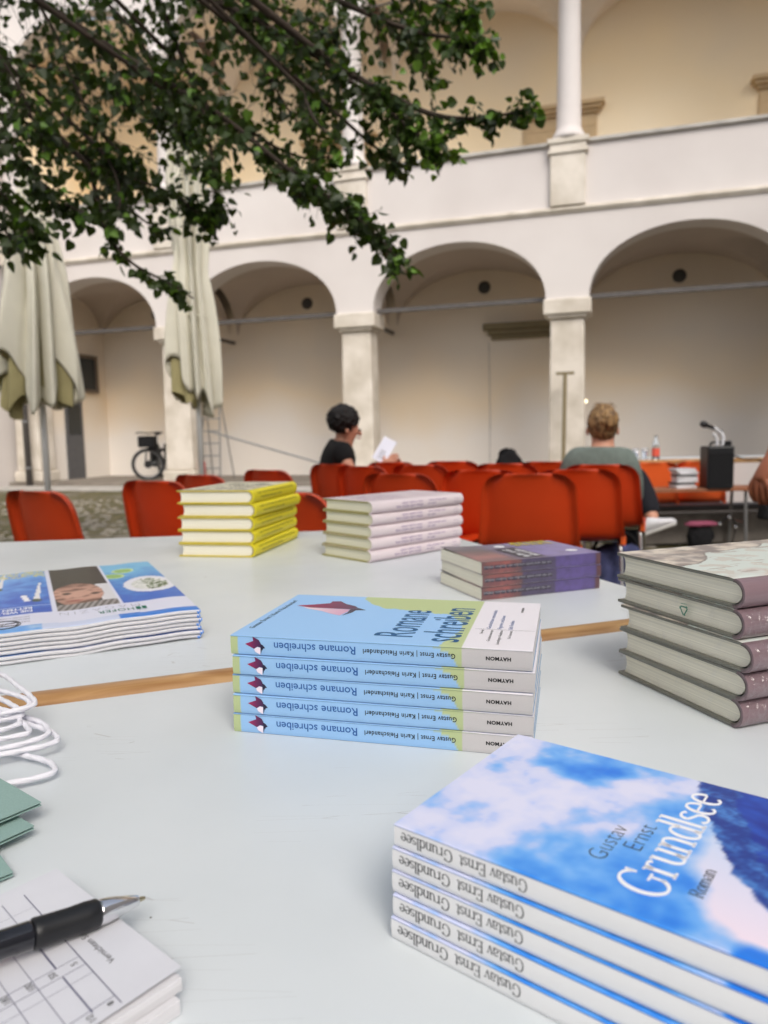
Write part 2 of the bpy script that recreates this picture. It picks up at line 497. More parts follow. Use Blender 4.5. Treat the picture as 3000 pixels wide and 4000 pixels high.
# ------------------------------------------------------------------ ground
def ground_mat():
    m = bpy.data.materials.new('mossy_cobbled_ground'); m.use_nodes = True
    N, L = m.node_tree.nodes, m.node_tree.links
    b = N['Principled BSDF']; b.inputs['Roughness'].default_value = .9
    tc = N.new('ShaderNodeTexCoord')
    vo = N.new('ShaderNodeTexVoronoi'); vo.feature = 'DISTANCE_TO_EDGE'; vo.inputs['Scale'].default_value = 8
    v2 = N.new('ShaderNodeTexVoronoi'); v2.inputs['Scale'].default_value = 8
    L.new(tc.outputs['Object'], vo.inputs['Vector']); L.new(tc.outputs['Object'], v2.inputs['Vector'])
    st = N.new('ShaderNodeValToRGB'); e = st.color_ramp.elements
    e[0].position = 0; e[0].color = (*S(104, 98, 88), 1); e[1].position = 1; e[1].color = (*S(146, 138, 126), 1)
    L.new(v2.outputs['Color'], st.inputs[0])
    nz = N.new('ShaderNodeTexNoise'); nz.inputs['Scale'].default_value = 1.3; nz.inputs['Detail'].default_value = 5
    L.new(tc.outputs['Object'], nz.inputs['Vector'])
    ms = N.new('ShaderNodeValToRGB'); e = ms.color_ramp.elements
    e[0].position = .36; e[0].color = (0, 0, 0, 1); e[1].position = .52; e[1].color = (1, 1, 1, 1)
    L.new(nz.outputs['Fac'], ms.inputs[0])
    n2 = N.new('ShaderNodeTexNoise'); n2.inputs['Scale'].default_value = 9; n2.inputs['Detail'].default_value = 4
    L.new(tc.outputs['Object'], n2.inputs['Vector'])
    gc = N.new('ShaderNodeValToRGB'); e = gc.color_ramp.elements
    e[0].position = .4; e[0].color = (*S(66, 66, 40), 1); e[1].position = .62; e[1].color = (*S(112, 102, 68), 1)
    L.new(n2.outputs['Fac'], gc.inputs[0])
    jt = N.new('ShaderNodeMath'); jt.operation = 'LESS_THAN'; jt.inputs[1].default_value = .07
    L.new(vo.outputs['Distance'], jt.inputs[0])
    mxm = N.new('ShaderNodeMath'); mxm.operation = 'MAXIMUM'
    L.new(jt.outputs[0], mxm.inputs[0]); L.new(ms.outputs[0], mxm.inputs[1])
    mx = N.new('ShaderNodeMix'); mx.data_type = 'RGBA'
    L.new(mxm.outputs[0], mx.inputs['Factor']); L.new(st.outputs[0], mx.inputs['A']); L.new(gc.outputs[0], mx.inputs['B'])
    L.new(mx.outputs['Result'], b.inputs['Base Color'])
    bp = N.new('ShaderNodeBump'); bp.inputs['Strength'].default_value = .6; bp.inputs['Distance'].default_value = .03
    L.new(vo.outputs['Distance'], bp.inputs['Height']); L.new(bp.outputs[0], b.inputs['Normal'])
    return m
M_GROUND = ground_mat()
g = MB(); g.poly([(-120, -120, 0), (120, -120, 0), (120, 120, 0), (-120, 120, 0)])
tag(g.build('ground', M_GROUND), 'cobbled courtyard ground with moss between the stones', kind='structure')
M_SLAB = mat('grey_paving', S(158, 157, 156), rough=.9, vary=.08, vscale=3)

# ------------------------------------------------------------------ arcade building (local x along the front, y into the building)
AA = 0.29234
arc_b = thing('arcade_building', 'white two storey arcade with round arches, stone columns and an open upper gallery', 'building', (0, 13.7, 0), -AA)
def LW(s_, w_, z_):
    return Vector((s_ * math.cos(AA) + w_ * math.sin(AA), 13.7 - s_ * math.sin(AA) + w_ * math.cos(AA), z_))
COLS = [-8.2, -4.4, -0.5, 3.35, 7.25, 11.15]
TH = .52            # wall thickness
SPR, CROWN, CORN, RAIL = 3.25, 4.36, 4.66, 5.77
DEP = 2.6
# front wall with arches, one part
def arch_wall(mb, cols, half, spr, crown, ztop, y0, y1, n=28):
    for a, b in zip(cols[:-1], cols[1:]):
        xl, xr = a + half, b - half
        cx, rx, rz = (xl + xr) / 2, (xr - xl) / 2, crown - spr
        pts = [(cx - rx * math.cos(PI * k / n), spr + rz * math.sin(PI * k / n) ** .93) for k in range(n + 1)]
        for yy, fl in ((y0, 0), (y1, 1)):
            for k in range(n):
                q = [(pts[k][0], yy, pts[k][1]), (pts[k + 1][0], yy, pts[k + 1][1]), (pts[k + 1][0], yy, ztop), (pts[k][0], yy, ztop)]
                mb.poly(q if not fl else q[::-1])
            for c0, c1 in ((a, xl), (xr, b)):
                q = [(c0, yy, spr), (c1, yy, spr), (c1, yy, ztop), (c0, yy, ztop)]
                mb.poly(q if not fl else q[::-1])
        for k in range(n):
            mb.poly([(pts[k][0], y0, pts[k][1]), (pts[k][0], y1, pts[k][1]), (pts[k + 1][0], y1, pts[k + 1][1]), (pts[k + 1][0], y0, pts[k + 1][1])])
        for c0, c1 in ((a, xl), (xr, b)):
            mb.poly([(c0, y0, spr), (c0, y1, spr), (c1, y1, spr), (c1, y0, spr)])
        mb.poly([(a, y0, ztop), (b, y0, ztop), (b, y1, ztop), (a, y1, ztop)])
mb = MB(); arch_wall(mb, COLS, .36, SPR, CROWN, CORN, 0, TH)
mb.build('arch_wall', M_WALL, arc_b)
mb = MB(); mb.box(COLS[0], COLS[-1], .03, .30, CORN + .09, RAIL); mb.build('parapet', M_WALL, arc_b)
mb = MB()
for k, (pr, z0, z1) in enumerate([(.035, CORN, CORN + .035), (.06, CORN + .035, CORN + .085), (.02, CORN + .085, CORN + .11)]):
    mb.box(COLS[0], COLS[-1], -pr, .3 + k * .01, z0, z1)
mb.build('cornice', M_STONE, arc_b, bevel=.01)
mb = MB(); mb.box(COLS[0], COLS[-1], -.03, .36, RAIL, RAIL + .06); mb.build('rail_cap', M_STONE2, arc_b, bevel=.01)
mb = MB(); mb.box(COLS[0] - 1.2, COLS[-1], -.12, DEP, -.05, .1); mb.build('walkway', M_WALK, arc_b, bevel=.01)
for i, cx in enumerate(COLS):
    mb = MB()   # square shaft, slightly tapered, chamfered
    y0 = .02
    hw0, hw1 = .315, .285
    for z0, z1, a, b in ((.1, .34, .37, .37), (.34, 2.93, hw0, hw1)):
        P = [(cx - a, y0 + .26 - a * .8, z0), (cx + a, y0 + .26 - a * .8, z0), (cx + a, y0 + .26 + a * .8, z0), (cx - a, y0 + .26 + a * .8, z0)]
        Q = [(cx - b, y0 + .26 - b * .8, z1), (cx + b, y0 + .26 - b * .8, z1), (cx + b, y0 + .26 + b * .8, z1), (cx - b, y0 + .26 + b * .8, z1)]
        j = len(mb.v); mb.v += P + Q
        for q in ((0, 3, 2, 1), (4, 5, 6, 7), (0, 1, 5, 4), (1, 2, 6, 5), (2, 3, 7, 6), (3, 0, 4, 7)):
            mb.f.append(tuple(j + t for t in q)); mb.m.append(0)
    mb.build('column', M_STONE, arc_b, bevel=.03)
    mb = MB(); mb.box(cx - .33, cx + .33, -.01, .55, 2.93, 2.99); mb.box(cx - .40, cx + .40, -.06, .60, 2.99, 3.248)
    mb.build('capital', M_STONE, arc_b, bevel=.02)
    mb = MB(); mb.box(cx - .29, cx + .29, -.075, .33, CORN + .11, RAIL - .16); mb.build('pedestal', M_STONE, arc_b, bevel=.012)
    mb = MB()
    mb.box(cx - .33, cx + .33, -.11, .37, RAIL - .16, RAIL - .1); mb.box(cx - .30, cx + .30, -.09, .36, RAIL - .1, RAIL + .0)
    mb.box(cx - .34, cx + .34, -.12, .38, RAIL, RAIL + .085)
    mb.build('pedestal_cap', M_STONE, arc_b, bevel=.012)
    mb = MB()
    T = Matrix.Translation((cx, .14, 0))
    mb.lathe([(.28, RAIL + .085), (.29, RAIL + .13), (.26, RAIL + .19), (.225, RAIL + .24), (.205, RAIL + .3), (.2, RAIL + .6), (.175, 8.3), (.2, 8.34), (.25, 8.42), (.25, 8.5)], 20, mat=T)
    mb.build('gallery_column', M_WALL, arc_b, smooth=True)
# upper arches and roof
mb = MB(); arch_wall(mb, COLS, .25, 8.5, 9.55, 10.4, 0.0, .3); mb.build('upper_arch_wall', M_WALL, arc_b)
mb = MB(); mb.box(COLS[0] - .2, COLS[-1], -.3, .4, 10.4, 10.6); mb.build('eaves_cornice', M_STONE, arc_b)
mb = MB(); mb.poly([(COLS[0] - .3, -.5, 10.62), (COLS[-1], -.5, 10.62), (COLS[-1], 4.5, 12.8), (COLS[0] - .3, 4.5, 12.8)]); mb.build('roof', M_ROOF, arc_b)
# back walls
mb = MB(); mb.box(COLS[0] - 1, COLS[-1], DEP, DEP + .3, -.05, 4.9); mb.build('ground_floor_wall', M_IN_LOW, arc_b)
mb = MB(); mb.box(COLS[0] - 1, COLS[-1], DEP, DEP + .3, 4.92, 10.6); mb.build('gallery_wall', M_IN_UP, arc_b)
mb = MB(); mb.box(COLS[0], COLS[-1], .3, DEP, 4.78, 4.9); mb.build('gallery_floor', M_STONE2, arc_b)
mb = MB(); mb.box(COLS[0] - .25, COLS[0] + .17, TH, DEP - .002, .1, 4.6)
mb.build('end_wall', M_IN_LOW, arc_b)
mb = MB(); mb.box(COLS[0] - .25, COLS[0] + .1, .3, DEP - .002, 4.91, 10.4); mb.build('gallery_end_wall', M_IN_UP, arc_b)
# groin vaults
def groin(mb, x0, x1, y0, y1, spr, rz, n=22):
    cx, rx, cy, ry = (x0 + x1) / 2, (x1 - x0) / 2, (y0 + y1) / 2, (y1 - y0) / 2
    def fn(u, v):
        x, y = x0 + (x1 - x0) * u, y0 + (y1 - y0) * v
        a = math.sqrt(max(0, 1 - ((x - cx) / rx) ** 2)); b = math.sqrt(max(0, 1 - ((y - cy) / ry) ** 2))
        return (x, y, spr + rz * max(a, b * .96))
    mb.grid(fn, n * 2, n, flip=True)
for a, b in zip(COLS[:-1], COLS[1:]):
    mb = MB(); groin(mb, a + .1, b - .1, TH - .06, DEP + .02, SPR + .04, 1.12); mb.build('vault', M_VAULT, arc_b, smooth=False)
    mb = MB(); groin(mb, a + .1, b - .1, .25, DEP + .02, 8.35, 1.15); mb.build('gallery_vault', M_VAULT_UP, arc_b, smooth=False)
# tie rods: one along each arch, one across at each column
for a, b in zip(COLS[:-1], COLS[1:]):
    mb = MB(); mb.box(a + .3, b - .3, .22, .30, 3.26, 3.335); mb.build('tie_rod', M_IRON, arc_b)
    mb = MB(); mb.tube([(a + .2, .15, 8.62), (b - .2, .15, 8.62)], .018, 8); mb.build('tie_rod', M_IRON, arc_b)
for cx in COLS[1:]:
    mb = MB(); mb.box(cx - .03, cx + .03, .58, DEP, 3.185, 3.25); mb.build('tie_rod', M_IRON, arc_b)
# round vents high in the lunettes
for vx, vz in ((-6.45, 4.02), (-2.51, 4.0), (1.53, 4.05), (5.37, 3.98)):
    mb = MB()
    Tm = Matrix.Translation((vx, DEP - .002, vz)) @ Matrix.Rotation(R(90), 4, 'X')
    mb.lathe([(.13, 0), (.13, .02), (.105, .028), (.10, .014), (.0, .014)], 20, mat=Tm, cap=False)
    v_ = mb.build('vent', M_IRON, arc_b)
    mb = MB()
    for k in range(-3, 4):
        hw = math.sqrt(max(0, .0081 - (k * .025) ** 2))
        mb.box(vx - hw, vx + hw, DEP - .04, DEP - .022, vz + k * .025 - .006, vz + k * .025 + .006)
    mb.build('vent_slats', M_DOORDARK, v_)
# gallery doors with ochre mouldings
for dx in (-1.62, 3.06, 7.4):
    mb = MB(); mb.box(dx - .72, dx + .72, DEP - .07, DEP - .001, 4.92, 7.0); mb.build('door_surround', M_LINTEL, arc_b, bevel=.01)
    mb = MB(); mb.box(dx - .5, dx + .5, DEP - .085, DEP - .072, 4.92, 6.75); mb.build('door', M_DOORDARK, arc_b)
    mb = MB()
    mb.box(dx - .72, dx + .72, DEP - .06, DEP - .001, 7.002, 7.24); mb.box(dx - .76, dx + .76, DEP - .12, DEP - .001, 7.24, 7.3)
    mb.box(dx - .82, dx + .82, DEP - .2, DEP - .001, 7.3, 7.36); mb.box(dx - .87, dx + .87, DEP - .26, DEP - .001, 7.36, 7.44)
    mb.build('door_hood', M_LINTEL, arc_b, bevel=.012)
# timber lintel on the ground floor wall
mb = MB(); mb.box(1.52, 3.5, DEP - .22, DEP - .001, 3.14, 3.27); mb.box(1.62, 3.4, DEP - .16, DEP - .002, 3.04, 3.138); mb.box(1.68, 3.34, DEP - .1, DEP - .002, 2.95, 3.038)
mb.build('lintel', M_LINTEL2, arc_b, bevel=.01)
# door and window in the end wall
ex = COLS[0] + .172
mb = MB(); mb.box(ex, ex + .04, 1.05, 1.62, .1, 1.98); d_ = mb.build('side_door', M_DOORDARK, arc_b)
mb = MB(); mb.box(ex + .041, ex + .05, 1.13, 1.54, 1.15, 1.85); mb.build('pane', M_GLASSDARK, d_)
mb = MB()
for a0, a1, z0, z1 in ((1.55, 1.62, 2.15, 3.05), (2.18, 2.26, 2.15, 3.05), (1.62, 2.18, 2.15, 2.22), (1.62, 2.18, 2.97, 3.05)):
    mb.box(ex, ex + .06, a0, a1, z0, z1)
wf = mb.build('window_frame', mat('brown_grey_frame', S(112, 98, 84), rough=.7), arc_b)
mb = MB(); mb.box(ex, ex + .02, 1.62, 2.18, 2.22, 2.97); mb.build('pane', M_GLASSDARK, wf)
# thin seam where a cable runs down the wall
mb = MB(); mb.tube([(1.62, DEP - .012, 2.9), (1.64, DEP - .012, 1.4), (1.63, DEP - .012, .2)], .008, 6); mb.build('wall_cable', M_STONE2, arc_b)

# other wings of the courtyard
def wing(label, x0, x1, y0, y1, h, roofaxis):
    t = thing('courtyard_wing', label, 'building', ((x0 + x1) / 2, (y0 + y1) / 2, 0))
    mb = MB(); hx, hy = (x1 - x0) / 2, (y1 - y0) / 2
    mb.box(-hx, hx, -hy, hy, -.02, h); mb.build('wall', M_WALL, t)
    mb = MB(); mb.box(-hx - .2, hx + .2, -hy - .2, hy + .2, h + .002, h + .2); mb.build('eaves_cornice', M_STONE, t)
    return t, hx, hy
lw = thing('courtyard_wing', 'plain white side wing of the courtyard at the left edge of the arcade', 'building', tuple(LW(-8.62, -.002, 0)), -AA)
mb = MB(); mb.box(-3, 0, -17, 2.5, -.02, 9.5); mb.build('wall', M_WALL, lw)
mb = MB(); mb.box(-3.1, .12, -17.1, 2.6, 9.502, 9.8); mb.build('eaves_cornice', M_STONE, lw)
for k in range(4):
    for z0 in (1.2, 5.6):
        mb = MB(); y0 = -3.5 - k * 3.4
        mb.box(0.002, .06, y0 - .6, y0 + .6, z0, z0 + 1.9); wf = mb.build('window', M_STONE, lw)
        mb = MB(); mb.box(.061, .075, y0 - .48, y0 + .48, z0 + .12, z0 + 1.78); mb.build('pane', M_GLASSDARK, wf)
rw = thing('courtyard_wing', 'plain white rear wing of the courtyard facing the arcade', 'building', (0, -14, 0))
mb = MB(); mb.box(-16, 16, -6, 0, -.02, 9.5); mb.build('wall', M_WALL, rw)
for k in range(7):
    for z0 in (1.2, 4.8):
        mb = MB(); x0 = -12 + k * 4
        mb.box(x0 - .6, x0 + .6, .002, .06, z0, z0 + 1.9); wf = mb.build('window', M_STONE, rw)
        mb = MB(); mb.box(x0 - .48, x0 + .48, .061, .075, z0 + .12, z0 + 1.78); mb.build('pane', M_GLASSDARK, wf)
rrw = thing('courtyard_wing', 'plain white right wing closing the courtyard beyond the stage', 'building', tuple(LW(11.2, -.002, 0)), -AA)
mb = MB(); mb.box(0, 3, -19, 2.5, -.02, 9.5); mb.build('wall', M_WALL, rrw)
# slab strip before the arcade
mb = MB(); mb.box(COLS[0] - .4, COLS[-1], -1.25, -.125, 0, .03)
tag(mb.build('pavement', M_STONE2, None, bevel=.01, loc=(0, 13.7, 0), rot=(0, 0, -AA)), kind='structure')
mb = MB(); mb.poly([(1.9, 4.4, .004), (4.6, 3.9, .004), (5.2, 5.3, .004), (2.3, 5.5, .004)])
tag(mb.build('paving', M_SLAB), 'smooth grey paving strip in front of the stage', kind='structure')
# ------------------------------------------------------------------ tables
TZ = .74
TA = R(19.6)
tl = Vector((math.cos(TA), math.sin(TA), 0)); tn = Vector((-math.sin(TA), math.cos(TA), 0))
T0 = Vector((0, .6495, 0))
def prism(mb, pts, z0, z1):
    n = len(pts)
    i = len(mb.v)
    mb.v += [(p[0], p[1], z0) for p in pts] + [(p[0], p[1], z1) for p in pts]
    mb.f.append(tuple(i + k for k in reversed(range(n)))); mb.m.append(0)
    mb.f.append(tuple(i + n + k for k in range(n))); mb.m.append(0)
    for k in range(n):
        mb.f.append((i + k, i + (k + 1) % n, i + n + (k + 1) % n, i + n + k)); mb.m.append(0)
def table(label, pts, strips, legs):
    t = thing('book_table', label, 'table', (0, 0, 0))
    mb = MB(); prism(mb, pts, TZ - .024, TZ); mb.build('table_top', M_TABLE, t, bevel=.0012)
    for a, b in strips:
        a, b = Vector(a), Vector(b); d = (b - a); L_ = d.length; d.normalize(); nrm = Vector((d.y, -d.x, 0))
        mb = MB(); K = 12
        prof = [(0, -.026), (.026, -.026)] + [(.0148 + .0149 * math.cos(PI * k / K), -.007 + .0125 * math.sin(PI * k / K)) for k in range(K + 1)]
        i0 = len(mb.v)
        for xx in (0, L_):
            for (o_, z_) in prof:
                mb.v.append((xx, -o_, z_))
        n = len(prof)
        for k in range(n - 1):
            mb.f.append((i0 + k, i0 + n + k, i0 + n + k + 1, i0 + k + 1)); mb.m.append(0)
        mb.f.append(tuple(i0 + k for k in reversed(range(n)))); mb.m.append(0); mb.f.append(tuple(i0 + n + k for k in range(n))); mb.m.append(0)
        mb.build('edge_strip', M_WOOD, t, smooth=True, loc=(a.x, a.y, TZ), rot=(0, 0, math.atan2(d.y, d.x)))
    for (x, y) in legs:
        mb = MB(); mb.tube([(x, y, 0), (x, y, TZ - .026)], .016, 12); mb.build('leg', M_CHROME, t, smooth=True)
    return t
def P2(a, b): return tuple(T0 + tl * a + tn * b)
near = [P2(-.9, -.003), P2(-.9, -.80), P2(1.25, -.80), P2(1.25, -.003)]
table('near white table carrying the blue and the sky covered books', near, [], [P2(-.85, -.06)[:2], P2(-.85, -.74)[:2], P2(1.2, -.74)[:2], P2(1.2, -.06)[:2]])
fl, fr = (-1.9, 1.37, 0), (.085, 1.625, 0)
nl, nr = P2(-1.75, .030), P2(.402, .030)
table('farther white table with a rounded wooden edge, holding the yellow and lilac stacks', [nl, nr, fr, fl], [(nl, nr)],
      [(-1.6, .3), (.33, .85), (.05, 1.55), (-1.75, 1.3)])

# ------------------------------------------------------------------ books
def hmix(a, b, t):
    t = max(0, min(1, t)); return tuple(x + (y - x) * t for x, y in zip(a, b))
def C8(r, g, b): return (r / 255, g / 255, b / 255)
def nzv(x, y, z=0, s=1): return noise.fractal(Vector((x * s, y * s, z)), 1.0, 2.0, 4) # about -1..1

def paperback(name, label, group, wd, ln, th, front, spine, back, mpage, nx=100, ny=64, mprint=None, text=None, curl=None):
    mp = mprint or M_PRINT
    t = thing(name, label, 'book', (0, 0, 0), 0, group)
    c = .00045
    mb = MB()
    def fz(u, v):
        x, y = u * wd, v * ln
        z = th
        if v < .012: z -= .0003 * (1 - v / .012) ** 2
        if curl: z += curl(u, v)
        return (x, y, z)
    mb.grid(fz, nx, ny)
    n0 = len(mb.v)
    # underside and rim of the sheet, darkened for the shadow line between books
    def fb(u, v):
        p = fz(u, v); return (p[0], p[1], p[2] - c)
    mb.grid(fb, 8, 8, flip=True)
    for k in range(8):
        for e0, e1 in (((k / 8, 0), ((k + 1) / 8, 0)), ((1, k / 8), (1, (k + 1) / 8)), (((k + 1) / 8, 1), (k / 8, 1)), ((0, (k + 1) / 8), (0, k / 8))):
            a, b = fz(*e0), fz(*e1); a2, b2 = fb(*e0), fb(*e1)
            mb.poly([a2, b2, b, a])
    mb.build('front_cover', mp, t, colfn=lambda k, p: (front(p[0] * 1000, p[1] * 1000) if k < n0 else tuple(q * .8 for q in front(p[0] * 1000, p[1] * 1000))))
    mb = MB()
    def fs(u, v):
        z = v * (th - .0003)
        return (u * wd, .0007 * (1 - math.sin(PI * min(1, max(0, z / th))) ** .4), z)
    mb.grid(fs, nx, 6)
    mb.build('spine', mp, t, colfn=lambda k, p: spine(p[0] * 1000, p[2] * 1000))
    mb = MB(); mb.box(0, wd, .0008, ln, 0, c)
    mb.build('back_cover', mp, t, colfn=lambda k, p: back)
    mb = MB(); mb.box(.0004, wd - .0004, .0006, ln - .0008, c, th - c - .00002); mb.build('page_block', mpage, t)
    if text: text(t)
    return t

def hardcover(name, label, group, wd, ln, th, front, spinec, board, mpage, text=None, nx=60, ny=40, mprint=None, bt=.0024, bulge=.009, wrap=None, clothc=None):
    mp = mprint or M_PRINTG
    t = thing(name, label, 'book', (0, 0, 0), 0, group)
    K = 14
    so_ = [(.008 - bulge * math.cos(-PI / 2 + PI * k / K), th / 2 + th / 2 * math.sin(-PI / 2 + PI * k / K)) for k in range(K + 1)]
    hi = th / 2 - bt
    si_ = [(.010 - (bulge - .0005) * math.cos(-PI / 2 + PI * k / K), th / 2 + hi * math.sin(-PI / 2 + PI * k / K)) for k in range(K + 1)]
    def slab(z0, z1, nm):
        mb = MB(); mb.box(0, wd, .0085, ln, z0, z1)
        return mb.build(nm, mp, t, colfn=lambda k, p: board, bevel=.0006)
    slab(0, bt, 'back_board'); slab(th - bt, th - .0003, 'front_board')
    mb = MB()
    mb.grid(lambda u, v: (u * wd, .0085 + v * (ln - .0085 + .0003), th + .0001 - (.0004 * max(0, 1 - v * 30))), nx, ny)
    mb.build('front_cover', mp, t, colfn=lambda k, p: front(p[0] * 1000, p[1] * 1000))
    mb = MB(); N = 60
    i0 = 0
    ring = so_ + si_[::-1]
    n = len(ring)
    for i in range(N + 1):
        for (y, z) in ring: mb.v.append((i / N * wd, y, z))
    for i in range(N):
        for k in range(n - 1):
            mb.f.append((i * n + k, i * n + k + 1, (i + 1) * n + k + 1, (i + 1) * n + k)); mb.m.append(0)
    mb.f.append(tuple(range(n))); mb.m.append(0); mb.f.append(tuple(N * n + k for k in reversed(range(n)))); mb.m.append(0)
    def sc(k, p):
        return spinec(p[0] * 1000, p[2] * 1000) if (k % n) <= K else (clothc or board)
    mb.build('spine', mp, t, smooth=False, colfn=sc)
    # page block: rounded at the spine, hollow at the fore edge
    mb = MB()
    pr = [(.0125 - (bulge - .001) * math.cos(-PI / 2 + PI * k / K), th / 2 + (hi - .0001) * math.sin(-PI / 2 + PI * k / K)) for k in range(K + 1)]
    fe = [(ln - .0035 - .0035 * math.cos(PI / 2 - PI * k / 8), th / 2 + (hi - .0001) * math.sin(PI / 2 - PI * k / 8)) for k in range(9)]
    ring = pr + fe
    n = len(ring)
    for x in (.0032, wd - .0032):
        for (y, z) in ring: mb.v.append((x, y, z))
    for k in range(n):
        k2 = (k + 1) % n
        mb.f.append((k, k2, n + k2, n + k)); mb.m.append(0)
    mb.f.append(tuple(range(n))); mb.m.append(0); mb.f.append(tuple(n + k for k in reversed(range(n)))); mb.m.append(0)
    mb.build('page_block', mpage, t)
    def on_spine(X, z, d=.0002):      # a point of the spine surface
        q = max(-1, min(1, (z - th / 2) / (th / 2)))
        return (X, .008 - bulge * math.sqrt(1 - q * q) - d, z)
    if text: text(t, on_spine)
    if wrap: wrap(t, so_)
    return t

def stack(proto, frame, n, th, labels, jit, below=None):
    """n books, proto becomes the topmost; frame=(x,y,ang)"""
    out = []
    for i in range(n):            # i=0 top
        o = proto if i == 0 else copy_tree(proto)
        dx, dy, da = jit[i]
        c, s_ = math.cos(frame[2]), math.sin(frame[2])
        o.location = (frame[0] + c * dx - s_ * dy, frame[1] + s_ * dx + c * dy, TZ + (n - 1 - i) * (th + .0002) + .0003)
        o.rotation_euler = (0, 0, frame[2] + R(da))
        o['label'] = labels[i]
        out.append(o)
    return out
ORD5 = ['topmost', 'second from the top', 'middle', 'second from the bottom', 'bottommost']

# --- blue writing guide, five copies
LB, GR, WH = C8(158, 202, 246), C8(190, 204, 150), C8(236, 232, 238)
def interp(x, xs, ys):
    if x <= xs[0]: return ys[0]
    for a, b, c, d in zip(xs[:-1], xs[1:], ys[:-1], ys[1:]):
        if x <= b: return c + (d - c) * (x - a) / (b - a)
    return ys[-1]
def rom_front(X, Y):
    if X > 160.8: return WH
    n_ = nzv(X, Y, 1, .12) * 2.2
    if X > 62 and Y > interp(X, [60, 72, 86, 120, 141], [128, 108, 96, 88, 82]) + n_: return GR
    if X > interp(Y, [0, 7, 25, 52, 70, 84], [147, 147, 152, 156, 148, 139]) + n_: return GR
    return LB
def rom_spine(X, Z):
    k = .94
    if X > 161.6: c = C8(206, 202, 202)
    elif X < 5.2: c = GR
    elif X > interp(Z, [0, 4, 9, 14], [158.5, 157, 152, 140]) + nzv(X, Z, 2, .3): c = GR
    else: c = LB
    return tuple(q * k for q in c)
BW, BL, BT = .2057, .1311, .01325
def rom_text(t):
    up_ = lambda X, Y, d=.00012: (X / 1000, Y / 1000, BT + d)
    def cov(mb, s_, base, Y0, wdt, cap, bold=0, sp=1): put_text(mb, s_, lambda x, y: up_(base - y * 1, Y0 + x), wdt, cap, bold, sp)
    mb = MB(); cov(mb, 'Romane', 125, 17, 75, 28, .006); cov(mb, 'schreiben', 157, 10, 94, 28, .006); mb.build('title_lettering', M_INKDB, t)
    mb = MB(); cov(mb, 'Gustav Ernst | Karin Fleischanderl', 8.5, 20, 88, 4.2, .012, 1.15)
    cov(mb, 'HAYMON', 194, 98, 15, 1.9, .02); mb.build('author_lettering', M_INKB, t)
    mb = MB(); cov(mb, 'Geschichten entwickeln', 174.5, 48, 54, 3.0, -.0); cov(mb, 'Figuren zeichnen', 182, 48, 38, 3.0); cov(mb, 'Stil finden', 189.5, 48, 24, 3.0)
    mb.build('subtitle_lettering', M_INKBLUE, t)
    mb = MB(); cov(mb, 'Von den', 170.5, 34, 10.5, 2.3); cov(mb, 'Gründer:innen der', 177, 17, 27.5, 2.3); cov(mb, 'Leondinger Akademie', 183.5, 10, 34.5, 2.3); cov(mb, 'für Literatur', 190, 25, 19.5, 2.3)
    mb.poly([up_(164, 46.0), up_(205, 46.0), up_(205, 46.35), up_(164, 46.35)])
    mb.build('small_lettering', M_INKG, t)
    def em(mb, pts, f): mb.poly([f(*p) for p in pts])
    mg = mat_print('printed_emblem', rough=.4) if 'printed_emblem' not in bpy.data.materials else bpy.data.materials['printed_emblem']
    def emblem(nm, sets, f):
        mb = MB(); cols = []
        for pts, col in sets:
            n0 = len(mb.v); em(mb, pts, f)
            cols += [col(p) if callable(col) else col for p in pts]
        mb.build(nm, mg, t, colfn=lambda k, p: cols[k])
    mag = lambda p: hmix(C8(178, 24, 84), C8(62, 28, 78), (p[0] - 14) / 55)
    emblem('printed_bird', [
        ([(14, 91.5), (26.6, 87), (60.5, 86.5), (65.5, 91.5), (62, 97), (52, 103.5), (45, 112), (38, 110.5), (38.5, 104), (27, 97.5)], mag),
        ([(20, 88.5), (26.6, 86.4), (60.5, 85.9), (60.8, 78), (58.2, 66), (50, 70), (40, 77), (26, 83)], lambda p: hmix(C8(246, 236, 242), C8(214, 150, 186), (p[0] - 20) / 50)),
        ([(60.6, 86.3), (61.5, 76), (60, 66), (65, 76), (66, 84), (74, 85.5), (66, 91.6)], C8(34, 26, 66))], lambda X, Y: up_(X, Y))
    sp = lambda X, Z: (X / 1000, -.00012, Z / 1000)
    mag2 = lambda p: hmix(C8(170, 26, 88), C8(60, 24, 74), (p[0] - 11) / 11)
    emblem('printed_bird', [
        ([(11, 7.6), (17.5, 4.4), (20, 6.0), (22.3, 5.6), (22.6, 8.6), (21.3, 10.8), (17.5, 12.6), (16.6, 13), (17.2, 10)], mag2),
        ([(17.5, 4.2), (20, 5.8), (22.3, 5.4), (22.0, .5), (18.6, 2.2)], C8(240, 226, 238)),
        ([(22.4, 8.2), (22.3, 5.4), (22.5, .9), (23.4, 4.2), (23.6, 3.4), (24.4, 5.0), (25.8, 5.2), (24.2, 7.2)], C8(28, 22, 56))], sp)
    def spt(mb, s_, X1, cap, wdt, bold=0, spc=1): put_text(mb, s_, lambda x, y: sp(X1 - x, 6.9 + cap / 2 - y), wdt, cap, bold, spc)
    mb = MB(); spt(mb, 'Romane schreiben', 90.3, 5.6, 58, .008); mb.build('spine_lettering', M_INKBLUE, t)
    mb = MB(); spt(mb, 'Gustav Ernst | Karin Fleischanderl', 157, 3.3, 61.5, .018, 1.1); spt(mb, 'HAYMON', 192.3, 2.3, 15.8, .045, 1.1); mb.build('spine_lettering', M_INKB, t)
pro = paperback('writing_guide', '', 'stack of five blue writing guides', BW, BL, BT, rom_front, rom_spine, C8(120, 156, 190), M_PAGEW, 210, 120, M_PRINTG, rom_text)  # back cover colour darkened for the shadow gap between copies
